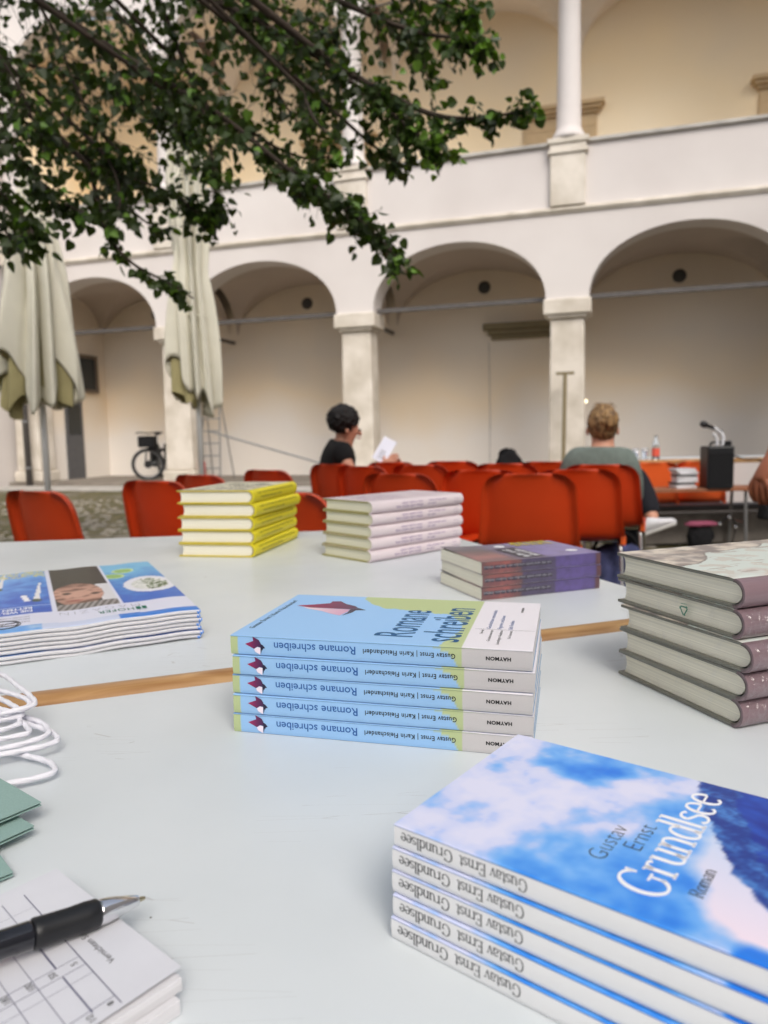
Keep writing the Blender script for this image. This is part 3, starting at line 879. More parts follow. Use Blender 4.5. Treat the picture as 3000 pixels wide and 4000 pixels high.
stack(pro, (-.1082, .4917, -.2509), 5, .0138, ['light blue paperback with a magenta bird, %s of its stack' % o for o in ORD5],
      [(0, 0, 0), (.0014, -.0010, .35), (.0002, .0004, -.35), (.0006, -.0006, .2), (-.0002, .0002, .0)])

# --- sky covered novel, five copies
GW, GLn, GT = .205, .1074, .00935
def gru_front(X, Y):
    n1 = nzv(X, Y, 3, .022); n2 = nzv(X, Y, 8, .055); n3 = nzv(X, Y, 12, .2)
    cloud = C8(196, 208, 248); lil = C8(222, 224, 248); mid = C8(112, 178, 248); deep = C8(30, 124, 234)
    t = .34 + .65 * n1 + .42 * n2 + .10 * nzv(X, Y, 44, .16)
    t += 1.0 * math.exp(-(((X - 42) / 12) ** 2 + ((Y - 84) / 11) ** 2)) + .9 * math.exp(-(((X - 57) / 10) ** 2 + ((Y - 93) / 7) ** 2))
    t += .75 * math.exp(-(((X - 84) / 17) ** 2 + ((Y - 4) / 22) ** 2)) + .5 * math.exp(-(((X - 86) / 13) ** 2 + ((Y - 62) / 24) ** 2))
    t += .7 * math.exp(-(((X - 60) / 12) ** 2 + ((Y + 6) / 14) ** 2)) - .35 * math.exp(-(((X - 18) / 26) ** 2 + ((Y - 50) / 60) ** 2))
    t += .35 * max(0, (X - 88) / 30)
    c = hmix(lil, cloud, t * 2.2) if t < .3 else (hmix(cloud, mid, (t - .3) / .35) if t < .65 else hmix(mid, deep, (t - .65) / .6))
    # mist below the ridge, mountain flank
    lm = interp(Y, [2, 8, 20, 40, 55, 70, 80], [131, 121, 111, 104, 101, 101, 104]) + n2 * 4
    rm = interp(Y, [0, 8, 25, 43, 63, 77, 90, 107], [139, 136, 131, 116, 105.5, 99, 92, 88.5]) + n3 * 2
    if X > lm - 5:
        c = hmix(c, hmix(C8(244, 226, 240), C8(206, 220, 248), (Y - 5) / 60), (X - lm + 5) / 9)
    if X > rm and Y < 108:
        r_ = nzv(X * .6 + Y * .4, Y, 21, .12); r2 = nzv(X, Y, 31, .45)
        rock = hmix(C8(22, 58, 146), C8(70, 130, 206), (r_ + r2 * .7) * 1.1 + .32)
        if X > rm + 16 + 6 * n2: rock = hmix(C8(14, 48, 150), C8(28, 84, 190), r_ + .4)
        c = hmix(c, rock, (X - rm) / 1.6)
    if Y < 9 and X > 124: c = hmix(c, deep, (9 - Y) / 4 * min(1, (X - 124) / 5))
    if X > 152: c = hmix(c, C8(40, 120, 220), (X - 152) / 20)
    return c
def gru_spine(X, Z):
    return C8(224, 224, 225)
def gru_text(t):
    up_ = lambda X, Y: (X / 1000, Y / 1000, GT + .00012)
    def cov(mb, s_, base, Y0, wdt, cap, bold=0, lean=0): put_text(mb, s_, lambda x, y: up_(base - y - lean * x, Y0 + x), wdt, cap, bold)
    mb = MB(); cov(mb, 'Gustav', 77.2, 24, 26.5, 7.4, -.018); cov(mb, 'Ernst', 86.0, 37.5, 20, 7.4, -.018); mb.build('author_lettering', M_INKG, t)
    def ser(mb, s_, fn, wdt, cap, **k):
        src = serif_mesh(s_, **k)
        vs, fs, W = src
        i = len(mb.v)
        for q, v in enumerate(vs):
            p = fn(v[0] * wdt / W, v[1] * cap / .75)
            mb.v.append(p)
        for f in fs: mb.f.append(tuple(i + k_ for k_ in f)); mb.m.append(0)
    mb = MB(); ser(mb, 'Grundlsee', lambda x, y: up_(101 - y, 12.5 + x), 84, 16.5, thick=.1, thin=.045); mb.build('title_lettering', M_INKW, t)
    mb = MB(); ser(mb, 'Roman', lambda x, y: up_(111.5 - y, 21.5 + x), 19, 4.6, thick=.1, thin=.035); mb.build('subtitle_lettering', M_INKG, t)
    mb = MB(); sp = lambda X, Z: (X / 1000, -.00012, Z / 1000)
    ser(mb, 'Grundlsee', lambda x, y: sp(27.6 - x, 7.0 - y), 24.2, 4.6, thick=.09, thin=.045)
    ser(mb, 'Gustav Ernst', lambda x, y: sp(58.6 - x, 7.0 - y), 28, 4.6, thick=.09, thin=.045); mb.build('spine_lettering', M_INKG, t)
pro = paperback('sky_cover_novel', '', 'stack of five sky covered novels', GW, GLn, GT, gru_front, gru_spine, C8(90, 110, 150), M_PAGEW, 205, 108, None, gru_text)  # blue back darkened to deepen the shadow gap between novels
stack(pro, (.0013, .2763, -.6632), 5, .0098, ['paperback with clouds and mountain on its cover, %s of its stack' % o for o in ORD5],
      [(0, .0004, .35), (-.0010, .0002, .12), (-.0014, .0003, .1), (-.0008, -.0002, -.08), (-.0018, -.0004, -.2)])

# --- unreadable small print, drawn as short ink strokes in word groups
def ink_words(mb, fn, x0, x1, y0, h, seed, gap=.12):
    rnd = random.Random(seed)
    x = x0
    while x < x1:
        wl = rnd.uniform(3, 8) * h * .62
        xe = min(x1, x + wl)
        while x < xe:
            hh = h * rnd.choice([.62, .62, .62, .95, .7]); sw = h * .24
            mb.poly([fn(x, y0), fn(x + sw, y0), fn(x + sw, y0 + hh), fn(x, y0 + hh)])
            if rnd.random() < .75:
                yy = y0 + h * rnd.choice([0, .24, .48])
                mb.poly([fn(x + sw, yy), fn(x + h * .42, yy), fn(x + h * .42, yy + h * .2), fn(x + sw, yy + h * .2)])
            x += h * .52
        x += h * .5

# --- yellow hardcovers
YEL = C8(230, 216, 34)
def yel_front(X, Y):
    n = nzv(X, Y, 4, .035); n2 = nzv(X, Y, 9, .14)
    c = hmix(C8(226, 220, 196), C8(150, 148, 132), n * 1.6 + n2 * .9 + .18)
    if Y < 12: c = hmix(YEL, c, (Y - 9) / 3)
    return c
def yel_text(t, osp):
    mb = MB()
    th = .0234
    ink_words(mb, lambda x, y: osp(.235 - x, th * .80 - y), .02, .215, 0, .0042, 3)
    ink_words(mb, lambda x, y: osp(.235 - x, th * .46 - y), .09, .20, 0, .0040, 5)
    mb.build('spine_lettering', M_INKOLV, t)
    mb = MB()
    for r_ in range(4):
        ink_words(mb, lambda x, y: (.05 + r_ * .04 - y, .03 + x, th + .0003), 0, .09, 0, .017, 40 + r_)
    mb.build('title_lettering', M_INKG, t)
pro = hardcover('yellow_hardcover', '', 'stack of five yellow hardcovers', .2393, .142, .02344, yel_front, lambda X, Z: YEL, C8(206, 186, 60), M_PAGE, yel_text)
stack(pro, (-.2246, 1.2438, 1.3697), 5, .02324, ['yellow spined hardcover with cream pages, %s of the yellow stack' % o for o in ORD5],
      [(0, 0, .2), (.001, -.003, -.6), (.0, .0005, .4), (.002, .0005, .8), (.0, .001, -.1)])

# --- lilac hardcovers
PNK = C8(221, 209, 213)
def lil_front(X, Y):
    return hmix(PNK, C8(206, 184, 196), .2 + nzv(X, Y, 4, .03) * .5)
def lil_spine(X, Z):
    return hmix(C8(196, 172, 182), PNK, .5 + Z / 14) if Z < 8 else PNK
def lil_text(t, osp):
    mb = MB()
    ink_words(mb, lambda x, y: osp(.117 - x, .0148 - y), 0, .050, 0, .0036, 11)
    ink_words(mb, lambda x, y: osp(.117 - x, .0096 - y), 0, .064, 0, .0046, 12)
    ink_words(mb, lambda x, y: osp(.177 - x, .0148 - y), 0, .044, 0, .0036, 13)
    ink_words(mb, lambda x, y: osp(.150 - x, .0096 - y), 0, .019, 0, .0040, 14)
    mb.build('spine_lettering', M_INKLIL, t)
    mb = MB()
    for k in range(3):
        X0 = .1985 + k * .0045
        mb.poly([osp(X0, .0065), osp(X0 + .0028, .0065), osp(X0 + .0028, .0128), osp(X0, .0128)])
    mb.build('publisher_mark', M_INKLIL, t)
    mb = MB()
    for r_ in range(4):
        ink_words(mb, lambda x, y: (.035 + r_ * .022 - y, .03 + x, .0200 + .0003), 0, .08, 0, .009, 70 + r_)
    mb.build('title_lettering', M_INKLIL, t)
pro = hardcover('lilac_hardcover', '', 'stack of five pale lilac hardcovers', .2225, .1281, .01992, lil_front, lil_spine, C8(158, 150, 96), M_PAGEY, lil_text, clothc=C8(200, 194, 150))
stack(pro, (-.0191, 1.1664, .7455), 5, .01972, ['pale lilac hardcover with purple lettering, %s of the lilac stack' % o for o in ORD5],
      [(0, 0, 0), (.001, .001, .6), (-.001, .002, -.3), (-.002, .001, .2), (-.004, .001, .5)])

# --- purple and rust paperbacks
PW, PL, PT = .1743, .1222, .016
def pur_spine(X, Z):
    if X < 56: c = hmix(C8(112, 84, 84), C8(150, 92, 90), math.sin(X / 56 * PI) * 1.2)
    elif X < 105: c = C8(86, 78, 104)
    elif X < 168: c = C8(98, 84, 142)
    else: c = C8(104, 72, 76)
    return hmix(c, C8(60, 56, 70), .15 + nzv(X, Z, 2, .1) * .3)
def pur_front(X, Y):
    a = hmix(C8(104, 98, 102), C8(176, 124, 122), 1 - abs(Y - 30) / 60)
    if X > 44: a = hmix(a, C8(118, 108, 132), (X - 44) / 14)
    if X > 90: a = hmix(a, C8(134, 122, 178), (X - 90) / 10)
    a = hmix(a, C8(180, 172, 200), max(0, (Y - 70) / 160))
    return hmix(a, C8(90, 84, 100), nzv(X, Y, 2, .05) * .4)
def pur_text(t):
    up_ = lambda X, Y: (X, Y, PT + .0002)
    mb = MB(); mb.poly([up_(.060, .006), up_(.095, .006), up_(.095, .082), up_(.060, .082)]); mb.build('title_panel', mat('dark_print_panel', S(62, 56, 70), rough=.4) if 'dark_print_panel' not in bpy.data.materials else bpy.data.materials['dark_print_panel'], t)
    mb = MB()
    ink_words(mb, lambda x, y: (.077 - y, .010 + x, PT + .0004), 0, .062, 0, .012, 21); ink_words(mb, lambda x, y: (.092 - y, .014 + x, PT + .0004), 0, .056, 0, .012, 22)
    for (cx_, cy_) in ((.078, .098), (.150, .03)):
        mb.poly([(cx_ + .008 * math.cos(a_ * PI / 8), cy_ + .008 * math.sin(a_ * PI / 8), PT + .0004) for a_ in range(16)])
    mb.build('title_lettering', M_INKW, t)
    mb = MB()
    for r_ in range(5):
        ink_words(mb, lambda x, y: (.112 + r_ * .0125 - y, .092 + x, PT + .0006), 0, .029, 0, .0125, 90 + r_)
    mb.build('author_lettering', bpy.data.materials.get('yellow_ink') or mat('yellow_ink', S(214, 196, 40), rough=.5), t)
    mb = MB(); sp = lambda X, Z: (X, -.00012, Z); rnd = random.Random(4); x = .003
    segs = []
    while x < .1:
        l = rnd.uniform(.004, .016); segs.append((x, min(.1, x + l))); x += l + .0012
    for a_, b_ in segs: mb.poly([sp(a_, .0062), sp(b_, .0062), sp(b_, .0108), sp(a_, .0108)])
    mb.build('spine_band', bpy.data.materials['dark_print_panel'], t)
    mb = MB(); ink_words(mb, lambda x, y: (.099 - x, -.0003, .0102 - y), 0, .095, 0, .0030, 31); mb.build('spine_lettering', M_INKLG, t)
pro = paperback('purple_paperback', '', 'stack of three purple and rust paperbacks', PW, PL, PT, pur_front, pur_spine, C8(120, 100, 120), M_PAGE, 60, 40, None, pur_text,
                curl=lambda u, v: .0035 * max(0, 1 - u * 3.2) ** 1.6 * max(0, v - .15) ** 1.2)
stack(pro, (.1187, .8807, .3446), 3, PT, ['purple and rust paperback, %s of the three stacked by the table edge' % o for o in ('top', 'middle', 'bottom')],
      [(0, 0, 0), (.0012, 0, .1), (0, .0006, .3)])

# --- big mauve hardcovers, the lower four shrink wrapped
MAU = C8(128, 106, 112)
def big_front(X, Y):
    base = C8(222, 232, 226)
    d = Y - interp(X, [0, 20, 40, 62, 75, 100, 125, 145, 220], [58, 62, 74, 100, 98, 104, 104, 118, 122]) + nzv(X, Y, 3, .05) * 1.8
    c = base
    if d > 0:
        c = hmix(C8(232, 222, 208), C8(150, 142, 140), .45 + nzv(X, Y, 6, .045) * 1.6)
        if d < 3: c = hmix(C8(120, 112, 108), c, d / 3)
    lo = Y - interp(X, [0, 40, 90, 150, 220], [20, 38, 40, 36, 30])
    if lo < 0: c = hmix(base, C8(214, 204, 196), min(1, -lo / 8) * (.6 + nzv(X * .4, Y, 9, .08)))
    if nzv(X * .25 + Y, Y - X * .3, 17, .1) > .42: c = hmix(c, C8(166, 150, 140), .55)
    if nzv(X + Y * .2, Y, 27, .05) > .3: c = hmix(c, C8(206, 192, 178), .5)
    return c
def _wrap(name, f0, f1, lo, hi, sc):
    M_WRAP = bpy.data.materials.new(name); M_WRAP.use_nodes = True
    N, L = M_WRAP.node_tree.nodes, M_WRAP.node_tree.links
    N.remove(N['Principled BSDF'])
    out = N['Material Output']
    tr = N.new('ShaderNodeBsdfTransparent'); gl = N.new('ShaderNodeBsdfGlossy'); gl.inputs['Roughness'].default_value = .12
    mx = N.new('ShaderNodeMixShader')
    tc = N.new('ShaderNodeTexCoord'); nz = N.new('ShaderNodeTexNoise'); nz.inputs['Scale'].default_value = sc; nz.inputs['Detail'].default_value = 4; nz.inputs['Distortion'].default_value = 2.0
    mp = N.new('ShaderNodeMapping'); mp.inputs['Scale'].default_value = (1, 1.2, .7); mp.inputs['Rotation'].default_value = (.5, .4, .3)
    L.new(tc.outputs['Object'], mp.inputs[0]); L.new(mp.outputs[0], nz.inputs['Vector'])
    bp = N.new('ShaderNodeBump'); bp.inputs['Strength'].default_value = 1; bp.inputs['Distance'].default_value = .003
    L.new(nz.outputs['Fac'], bp.inputs['Height']); L.new(bp.outputs[0], gl.inputs['Normal'])
    rp = N.new('ShaderNodeMapRange'); rp.inputs['From Min'].default_value = f0; rp.inputs['From Max'].default_value = f1; rp.inputs['To Min'].default_value = lo; rp.inputs['To Max'].default_value = hi
    L.new(nz.outputs['Fac'], rp.inputs['Value']); L.new(rp.outputs[0], mx.inputs[0])
    L.new(tr.outputs[0], mx.inputs[1]); L.new(gl.outputs[0], mx.inputs[2]); L.new(mx.outputs[0], out.inputs['Surface'])
    return M_WRAP
M_WRAP = _wrap('clear_shrink_wrap', .42, .75, .03, .20, 90)
M_WRAP2 = _wrap('clear_shrink_wrap_flat', .55, .8, .015, .16, 46)
def shrink(t, so_):
    def out(mb, nm, m_): mb.build(nm, m_, t, smooth=True)
    wd, ln, th = .22, .1323, .0206
    mb = MB()
    def a(u, v):
        y, z = u * ln - .0002, v * th
        f = math.sin(PI * v) ** .6 * math.sin(PI * u) ** .5
        return (-.0006 + .0026 * f * 1.0 + .0005 * noise.noise(Vector((u * 26, v * 5, 2))), y, z)
    mb.grid(a, 60, 8, flip=True); out(mb, 'shrink_wrap', M_WRAP2); mb = MB()
    def b(u, v):
        k = v * (len(so_) - 1); i = int(min(k, len(so_) - 2)); f = k - i
        y = so_[i][0] * (1 - f) + so_[i + 1][0] * f; z = so_[i][1] * (1 - f) + so_[i + 1][1] * f
        return (u * wd, y - .0008 - .0005 * abs(noise.noise(Vector((u * 34, v * 3, 5)))), z)
    mb.grid(b, 90, 10); out(mb, 'shrink_wrap', M_WRAP); mb = MB()
    def c(u, v):
        return (u * wd, ln + .0012 - .004 * math.sin(PI * v) + .0006 * noise.noise(Vector((u * 40, v * 4, 7))), v * th)
    mb.grid(c, 60, 8, flip=True); out(mb, 'shrink_wrap', M_WRAP2)
def big_proto(wrap):
    return hardcover('mauve_hardcover', '', 'stack of five thick mauve spined hardcovers', .22, .1323, .0206, big_front, lambda X, Z: MAU, C8(112, 112, 102), M_PAGE,
                     None, nx=200, ny=120, mprint=M_PRINT, wrap=shrink if wrap else None, clothc=C8(74, 66, 60))
top = big_proto(False)
second = big_proto(True)
BO = (.2393, .4758, .3456)
jit = [(0, 0, 0), (-.001, -.0015, -.4), (-.0015, -.010, .9), (-.001, -.006, .2), (.0005, -.001, -.6)]
def place_big(o, i):
    dx, dy, da = jit[i]; c, s_ = math.cos(BO[2]), math.sin(BO[2])
    o.location = (BO[0] + c * dx - s_ * dy, BO[1] + s_ * dx + c * dy, TZ + (4 - i) * .0208 + .0003); o.rotation_euler = (0, 0, BO[2] + R(da))
place_big(top, 0); top['label'] = 'thick hardcover with pale mint cover and mauve spine, unwrapped, topmost of its stack'
for i in range(1, 5):
    o = second if i == 1 else copy_tree(second)
    place_big(o, i)
    o['label'] = 'shrink wrapped thick hardcover with mauve spine, %s of its stack' % (['second from the top', 'middle', 'second from the bottom', 'bottommost'][i - 1])
# printed recycling triangle on the wrap of the second book
mb = MB()
def rp_(y, z): return (-.0012, y, z)
tri = [(.0585, .0125), (.0500, .0125), (.0542, .0055)]
for k in range(3):
    a, b = Vector(tri[k]), Vector(tri[(k + 1) % 3]); d = (b - a); n_ = Vector((-d.y, d.x)).normalized() * .0005
    p, q = a + d * .12, a + d * .78
    mb.poly([rp_(*(p + n_)), rp_(*(p - n_)), rp_(*(q - n_)), rp_(*(q + n_))])
    h = a + d * .98
    mb.poly([rp_(*(q + n_ * 2.6)), rp_(*(q - n_ * 2.6)), rp_(*h)])
mb.poly([rp_(.0575, .0143), rp_(.0515, .0148), rp_(.0515, .0152), rp_(.0575, .0147)])
mb.build('recycling_mark', M_INKGREEN, second)
# ------------------------------------------------------------------ magazines
BLU = C8(46, 128, 220)
def mag_front(X, Y):   # X mm from the right edge leftwards, Y from the near edge
    lil = C8(226, 228, 246); n = nzv(X, Y, 5, .05); n2 = nzv(X, Y, 7, .2)
    if Y < 19 + X * .03:
        if X < 78: return BLU
        if X > 147: return hmix(C8(92, 160, 232), C8(168, 204, 244), n + .5)
        return C8(206, 216, 242)
    if Y < 74: return lil
    if X < 66:      # plate of food on blue
        c = hmix(C8(34, 104, 204), C8(120, 196, 236), (Y - 110) / 190 + n * .3)
        d = ((X - 24) / 30) ** 2 + ((Y - 172) / 52) ** 2
        if d < 1: c = C8(236, 236, 244)
        if d < .5: c = hmix(C8(240, 240, 236), C8(176, 186, 176), n2 + .2)
        if d < .5 and n2 + n * .6 > -.02 and X < 30: c = hmix(C8(64, 92, 34), C8(120, 150, 70), n2)
        for cx_, cy_ in ((42, 285), (58, 250)):
            d = ((X - cx_) / 14) ** 2 + ((Y - cy_) / 17) ** 2
            if d < 1: c = C8(206, 228, 150) if d > .6 else C8(150, 196, 110)
        return c
    if X < 69: return lil
    if X < 132 and not (X < 84 and Y < 205) or X < 132 and X >= 69:     # portrait: a sideways face under dark hair
        c = C8(40, 38, 40)
        if X < 84 and Y < 205: c = C8(226, 226, 230)
        d = ((X - 106) / 27) ** 2 + ((Y - 158) / 66) ** 2
        if d < 1: c = hmix(C8(206, 158, 140), C8(122, 82, 72), (abs(Y - 160) / 66) ** 2 * .8 + .25 * n)
        if d < 1: c = hmix(c, C8(96, 60, 52), max(0, min(.75, n * 1.2 + nzv(X * .5, Y, 13, .09) * 1.1)))
        for ex_, ey_ in ((88, 150), (118, 166)):
            q_ = ((X - ex_) / 6) ** 2 + ((Y - ey_) / 9) ** 2
            if q_ < 1 and d < 1: c = hmix(C8(50, 34, 32), c, q_)
        q_ = ((X - 112) / 11) ** 2 + ((Y - 122) / 6) ** 2
        if q_ < 1 and d < 1: c = hmix(C8(160, 84, 80), c, q_)
        if Y < 104: c = hmix(C8(90, 84, 84), C8(188, 186, 188), (math.sin(X * .9 + Y * .25) * .5 + .5) * .8)
        return c
    if X < 136: return lil
    if X < 240:     # wind turbines over blue
        c = hmix(C8(22, 86, 196), C8(110, 176, 240), (Y - 80) / 260 + n * .5)
        if abs(Y - 112) < 1.6: c = C8(200, 220, 250)
        for x0_, y0_ in ((150, 140), (190, 230)):
            if abs(X - x0_ + (Y - y0_) * .05) < 3.4 - (Y - y0_) * .02 and y0_ < Y < y0_ + 110: c = C8(240, 238, 240)
            d = math.hypot(X - x0_, (Y - y0_) * .6)
            if d < 5: c = C8(60, 80, 60)
            if abs((X - x0_ - 9) - (Y - y0_) * .12) < 3 and 0 < Y - y0_ < 36: c = C8(244, 242, 246)
        if Y > 300 and n2 > 0: c = C8(214, 206, 120)
        return c
    return lil
MW, ML, MT = .245, .345, .0040
MGO, MGA = (-.191, .734), R(26.5)
def magazine(first):
    t = thing('magazine', '', 'magazine', (0, 0, 0), 0, 'stack of glossy magazines')
    wave = lambda u, v: .0010 * math.sin(u * 9 + v * 2) * (1 - v) + .0005 * math.sin(u * 23)
    def top(u, v): # u: 0 right .. 1 left
        f = .0016 * (1 - min(1, v * 30)) ** 2
        return (-u * MW, v * ML, MT - f + wave(u, v))
    mb = MB(); mb.grid(top, 150 if first else 40, 150 if first else 20, flip=True)
    mb.build('front_cover', M_PRINT, t, colfn=lambda k, p: mag_front(-p[0] * 1000, p[1] * 1000))
    # body of folded sheets, rounded at the near edge
    mb = MB(); K = 6
    def body(u, v):
        a = -PI / 2 + PI * v
        z = MT / 2 + (MT / 2 - .0002) * math.sin(a) + wave(u, 0)
        return (-u * MW, .0016 - .0016 * math.cos(a), z)
    mb.grid(body, 40, K, flip=False)
    for k in range(40):
        u0, u1 = k / 40, (k + 1) / 40
        a, b = body(u0, 0), body(u1, 0)
        mb.poly([a, b, (b[0], ML, b[2]), (a[0], ML, a[2])])
    for u in (0, 1):
        a, b = body(u, 0), body(u, 1)
        q = [(a[0], .0016, a[2]), (a[0], ML, .0002), (b[0], ML, MT - .0003), (b[0], .0016, b[2])]
        mb.poly(q if u == 0 else q[::-1])
    mb.build('page_block', M_PAGEW, t)
    # blue print showing at the fold near the corner
    mb = MB()
    mb.grid(lambda u, v: (lambda p: (p[0] * .014, p[1] - .00012, p[2]))(body(u, .12 + .7 * v)), 4, 4)
    mb.build('fold_print', mat_cache('blue_print', BLU), t)
    if first:
        up_ = lambda X, Y: (-X / 1000, Y / 1000, MT + .0002 + wave(X / 1000 / MW, Y / 1000 / ML))
        def rev(mb, s_, X0, Y0, wdt, cap, bold=0, sp=1): put_text(mb, s_, lambda x, y: up_(X0 + x, Y0 - y), wdt, cap, bold, sp)
        mb = MB(); rev(mb, 'HOFER', 60, 47, 35, 12, .01, 1.1); mb.box(-.058, -.0535, .034, .046, MT + .0012, MT + .00125); mb.box(-.052, -.0475, .034, .046, MT + .0012, MT + .00125)
        mb.build('title_lettering', M_INKGREEN, t)
        mb = MB(); rev(mb, 'MAGAZIN', 52, 66, 78, 15, -.03, 1.4)
        for a_ in range(3):
            rev(mb, 'DAS HOFER KUNDENMAGAZIN'[:22 - a_ * 3], 158, 64 - a_ * 11, 40, 6)
        mb.build('subtitle_lettering', M_INKLG, t)
        mb = MB(); rev(mb, 'DIE WELT', 155, 92, 34, 10, .03); rev(mb, 'RETTEN', 155, 106, 28, 10, .03)
        mb.build('headline_lettering', M_INKW, t)
        mb = MB()
        pts = [up_(182 + 16 * math.cos(a_ * PI / 16), 34 + 17 * math.sin(a_ * PI / 16)) for a_ in range(32)]
        mb.tube(pts, .0004, 5, closed=True)
        pts = [up_(182 + 14.4 * math.cos(a_ * PI / 16), 34 + 15.2 * math.sin(a_ * PI / 16)) for a_ in range(32)]
        mb.tube(pts, .0003, 5, closed=True)
        for a_, b_ in (((170, 28), (194, 28)), ((170, 28), (168, 40)), ((194, 28), (196, 40)), ((168, 40), (182, 36)), ((196, 40), (182, 36)), ((182, 28), (182, 36))):
            mb.tube([up_(*a_), up_(*b_)], .0004, 5)
        mb.build('round_stamp', M_INKG, t)
    return t
_mc = {}
def mat_cache(n, c, **k):
    if n not in _mc: _mc[n] = mat(n, s2l(c), **k)
    return _mc[n]
m1 = magazine(True); m2 = magazine(False)
MGORD = ['topmost', 'second from the top', 'third from the top', 'fourth from the top', 'third from the bottom', 'second from the bottom', 'bottommost']
rj = random.Random(3)
for i in range(7):
    o = m1 if i == 0 else (m2 if i == 1 else copy_tree(m2))
    o.location = (MGO[0] + (0 if i == 0 else rj.uniform(-.0015, .003)), MGO[1] + (0 if i == 0 else rj.uniform(-.002, .0015)), TZ + (6 - i) * .0043 + .0008)
    o.rotation_euler = (0, 0, MGA + (0 if i == 0 else R(rj.uniform(-.5, .5))))
    o['label'] = 'blue and white glossy magazine, %s of its pile on the left' % MGORD[i]

# ------------------------------------------------------------------ paper carrier bags with twisted cord handles
M_CORD = mat('white_paper_cord', S(228, 227, 234), rough=.75, bump=.3, bscale=300, bdist=.0006)
M_BAG = mat('white_kraft_paper', S(224, 224, 228), rough=.8, vary=.02)
def smooth_pts(P, n=8, closed=False):
    out = []
    P = [Vector(p) for p in P]
    for i in range(len(P) - 1):
        p0, p1, p2, p3 = P[max(i - 1, 0)], P[i], P[i + 1], P[min(i + 2, len(P) - 1)]
        for k in range(n):
            t = k / n
            out.append(.5 * ((2 * p1) + (-p0 + p2) * t + (2 * p0 - 5 * p1 + 4 * p2 - p3) * t * t + (-p0 + 3 * p1 - 3 * p2 + p3) * t ** 3))
    out.append(P[-1])
    return out
def cord(mb, P, r=.0018, twist=260):
    pts = smooth_pts(P, 26)
    n = 14; i0 = len(mb.v); up_ = Vector((0, 0, 1)); L_ = 0
    for k, p in enumerate(pts):
        t = (pts[min(k + 1, len(pts) - 1)] - pts[max(k - 1, 0)]).normalized()
        if k: L_ += (p - pts[k - 1]).length
        up_ = (up_ - t * up_.dot(t)).normalized(); b = t.cross(up_)
        for j in range(n):
            a = 2 * PI * j / n
            rr = r * (.80 + .26 * abs(math.cos(1.5 * (a - L_ * twist * .55))))
            mb.v.append(tuple(p + (up_ * math.cos(a) + b * math.sin(a)) * rr))
    for k in range(len(pts) - 1):
        for j in range(n):
            mb.f.append((i0 + k * n + j, i0 + k * n + (j + 1) % n, i0 + (k + 1) * n + (j + 1) % n, i0 + (k + 1) * n + j)); mb.m.append(0)
loops = [  # right hand bends of the handles, world xy with height over the table
    [(-.46, .585, .012), (-.345, .572, .022), (-.306, .556, .030), (-.275, .524, .032), (-.250, .497, .030), (-.247, .486, .029), (-.258, .478, .028), (-.30, .458, .022), (-.45, .40, .006)],
    [(-.46, .575, .010), (-.345, .558, .018), (-.300, .534, .024), (-.262, .508, .026), (-.253, .494, .025), (-.262, .486, .024), (-.30, .470, .018), (-.45, .415, .005)],
    [(-.46, .56, .006), (-.33, .532, .014), (-.272, .500, .018), (-.252, .480, .018), (-.252, .470, .018), (-.268, .458, .017), (-.31, .440, .012), (-.45, .39, .004)],
    [(-.46, .55, .004), (-.31, .522, .010), (-.250, .492, .013), (-.229, .472, .013), (-.229, .461, .012), (-.244, .449, .011), (-.29, .428, .008), (-.45, .365, .004)],
    [(-.46, .54, .004), (-.30, .510, .008), (-.240, .482, .010), (-.219, .463, .010), (-.222, .452, .010), (-.246, .440, .009), (-.29, .418, .006), (-.45, .355, .004)],
    [(-.46, .50, .003), (-.28, .462, .004), (-.222, .442, .004), (-.205, .427, .004), (-.207, .418, .004), (-.222, .410, .004), (-.27, .392, .004), (-.45, .32, .003)],
    [(-.46, .545, .008), (-.31, .516, .012), (-.262, .490, .016), (-.240, .468, .015), (-.243, .460, .015), (-.262, .452, .014), (-.31, .434, .010), (-.45, .38, .004)],
    [(-.46, .57, .009), (-.34, .548, .020), (-.29, .520, .022), (-.256, .490, .022), (-.256, .481, .021), (-.274, .472, .020), (-.32, .452, .015), (-.45, .40, .005)],
]
for bi, (nm, ks) in enumerate([('white paper bag lying on top with raised twisted cord handles', (0, 1)), ('white paper bag under the top one with twisted cord handles', (2, 4)), ('lowest white paper bag, its cord handles flat on the table', (3, 5, 6, 7))]):
    t = thing('paper_bag', nm, 'bag', (0, 0, 0), 0, 'white paper bags')
    mb = MB(); z = TZ + .009 - bi * .0042; mb.box(-.80, -.46, -.13, .13, z, z + .003, mat=Matrix.Translation((0.02, .465, 0)) @ Matrix.Rotation(R(8), 4, 'Z')); mb.build('bag_body', M_BAG, t)
    for k in ks:
        mb = MB(); cord(mb, [(a, b, TZ + .0025 + c * .72) for a, b, c in loops[k]]); mb.build('handle', M_CORD, t, smooth=True)

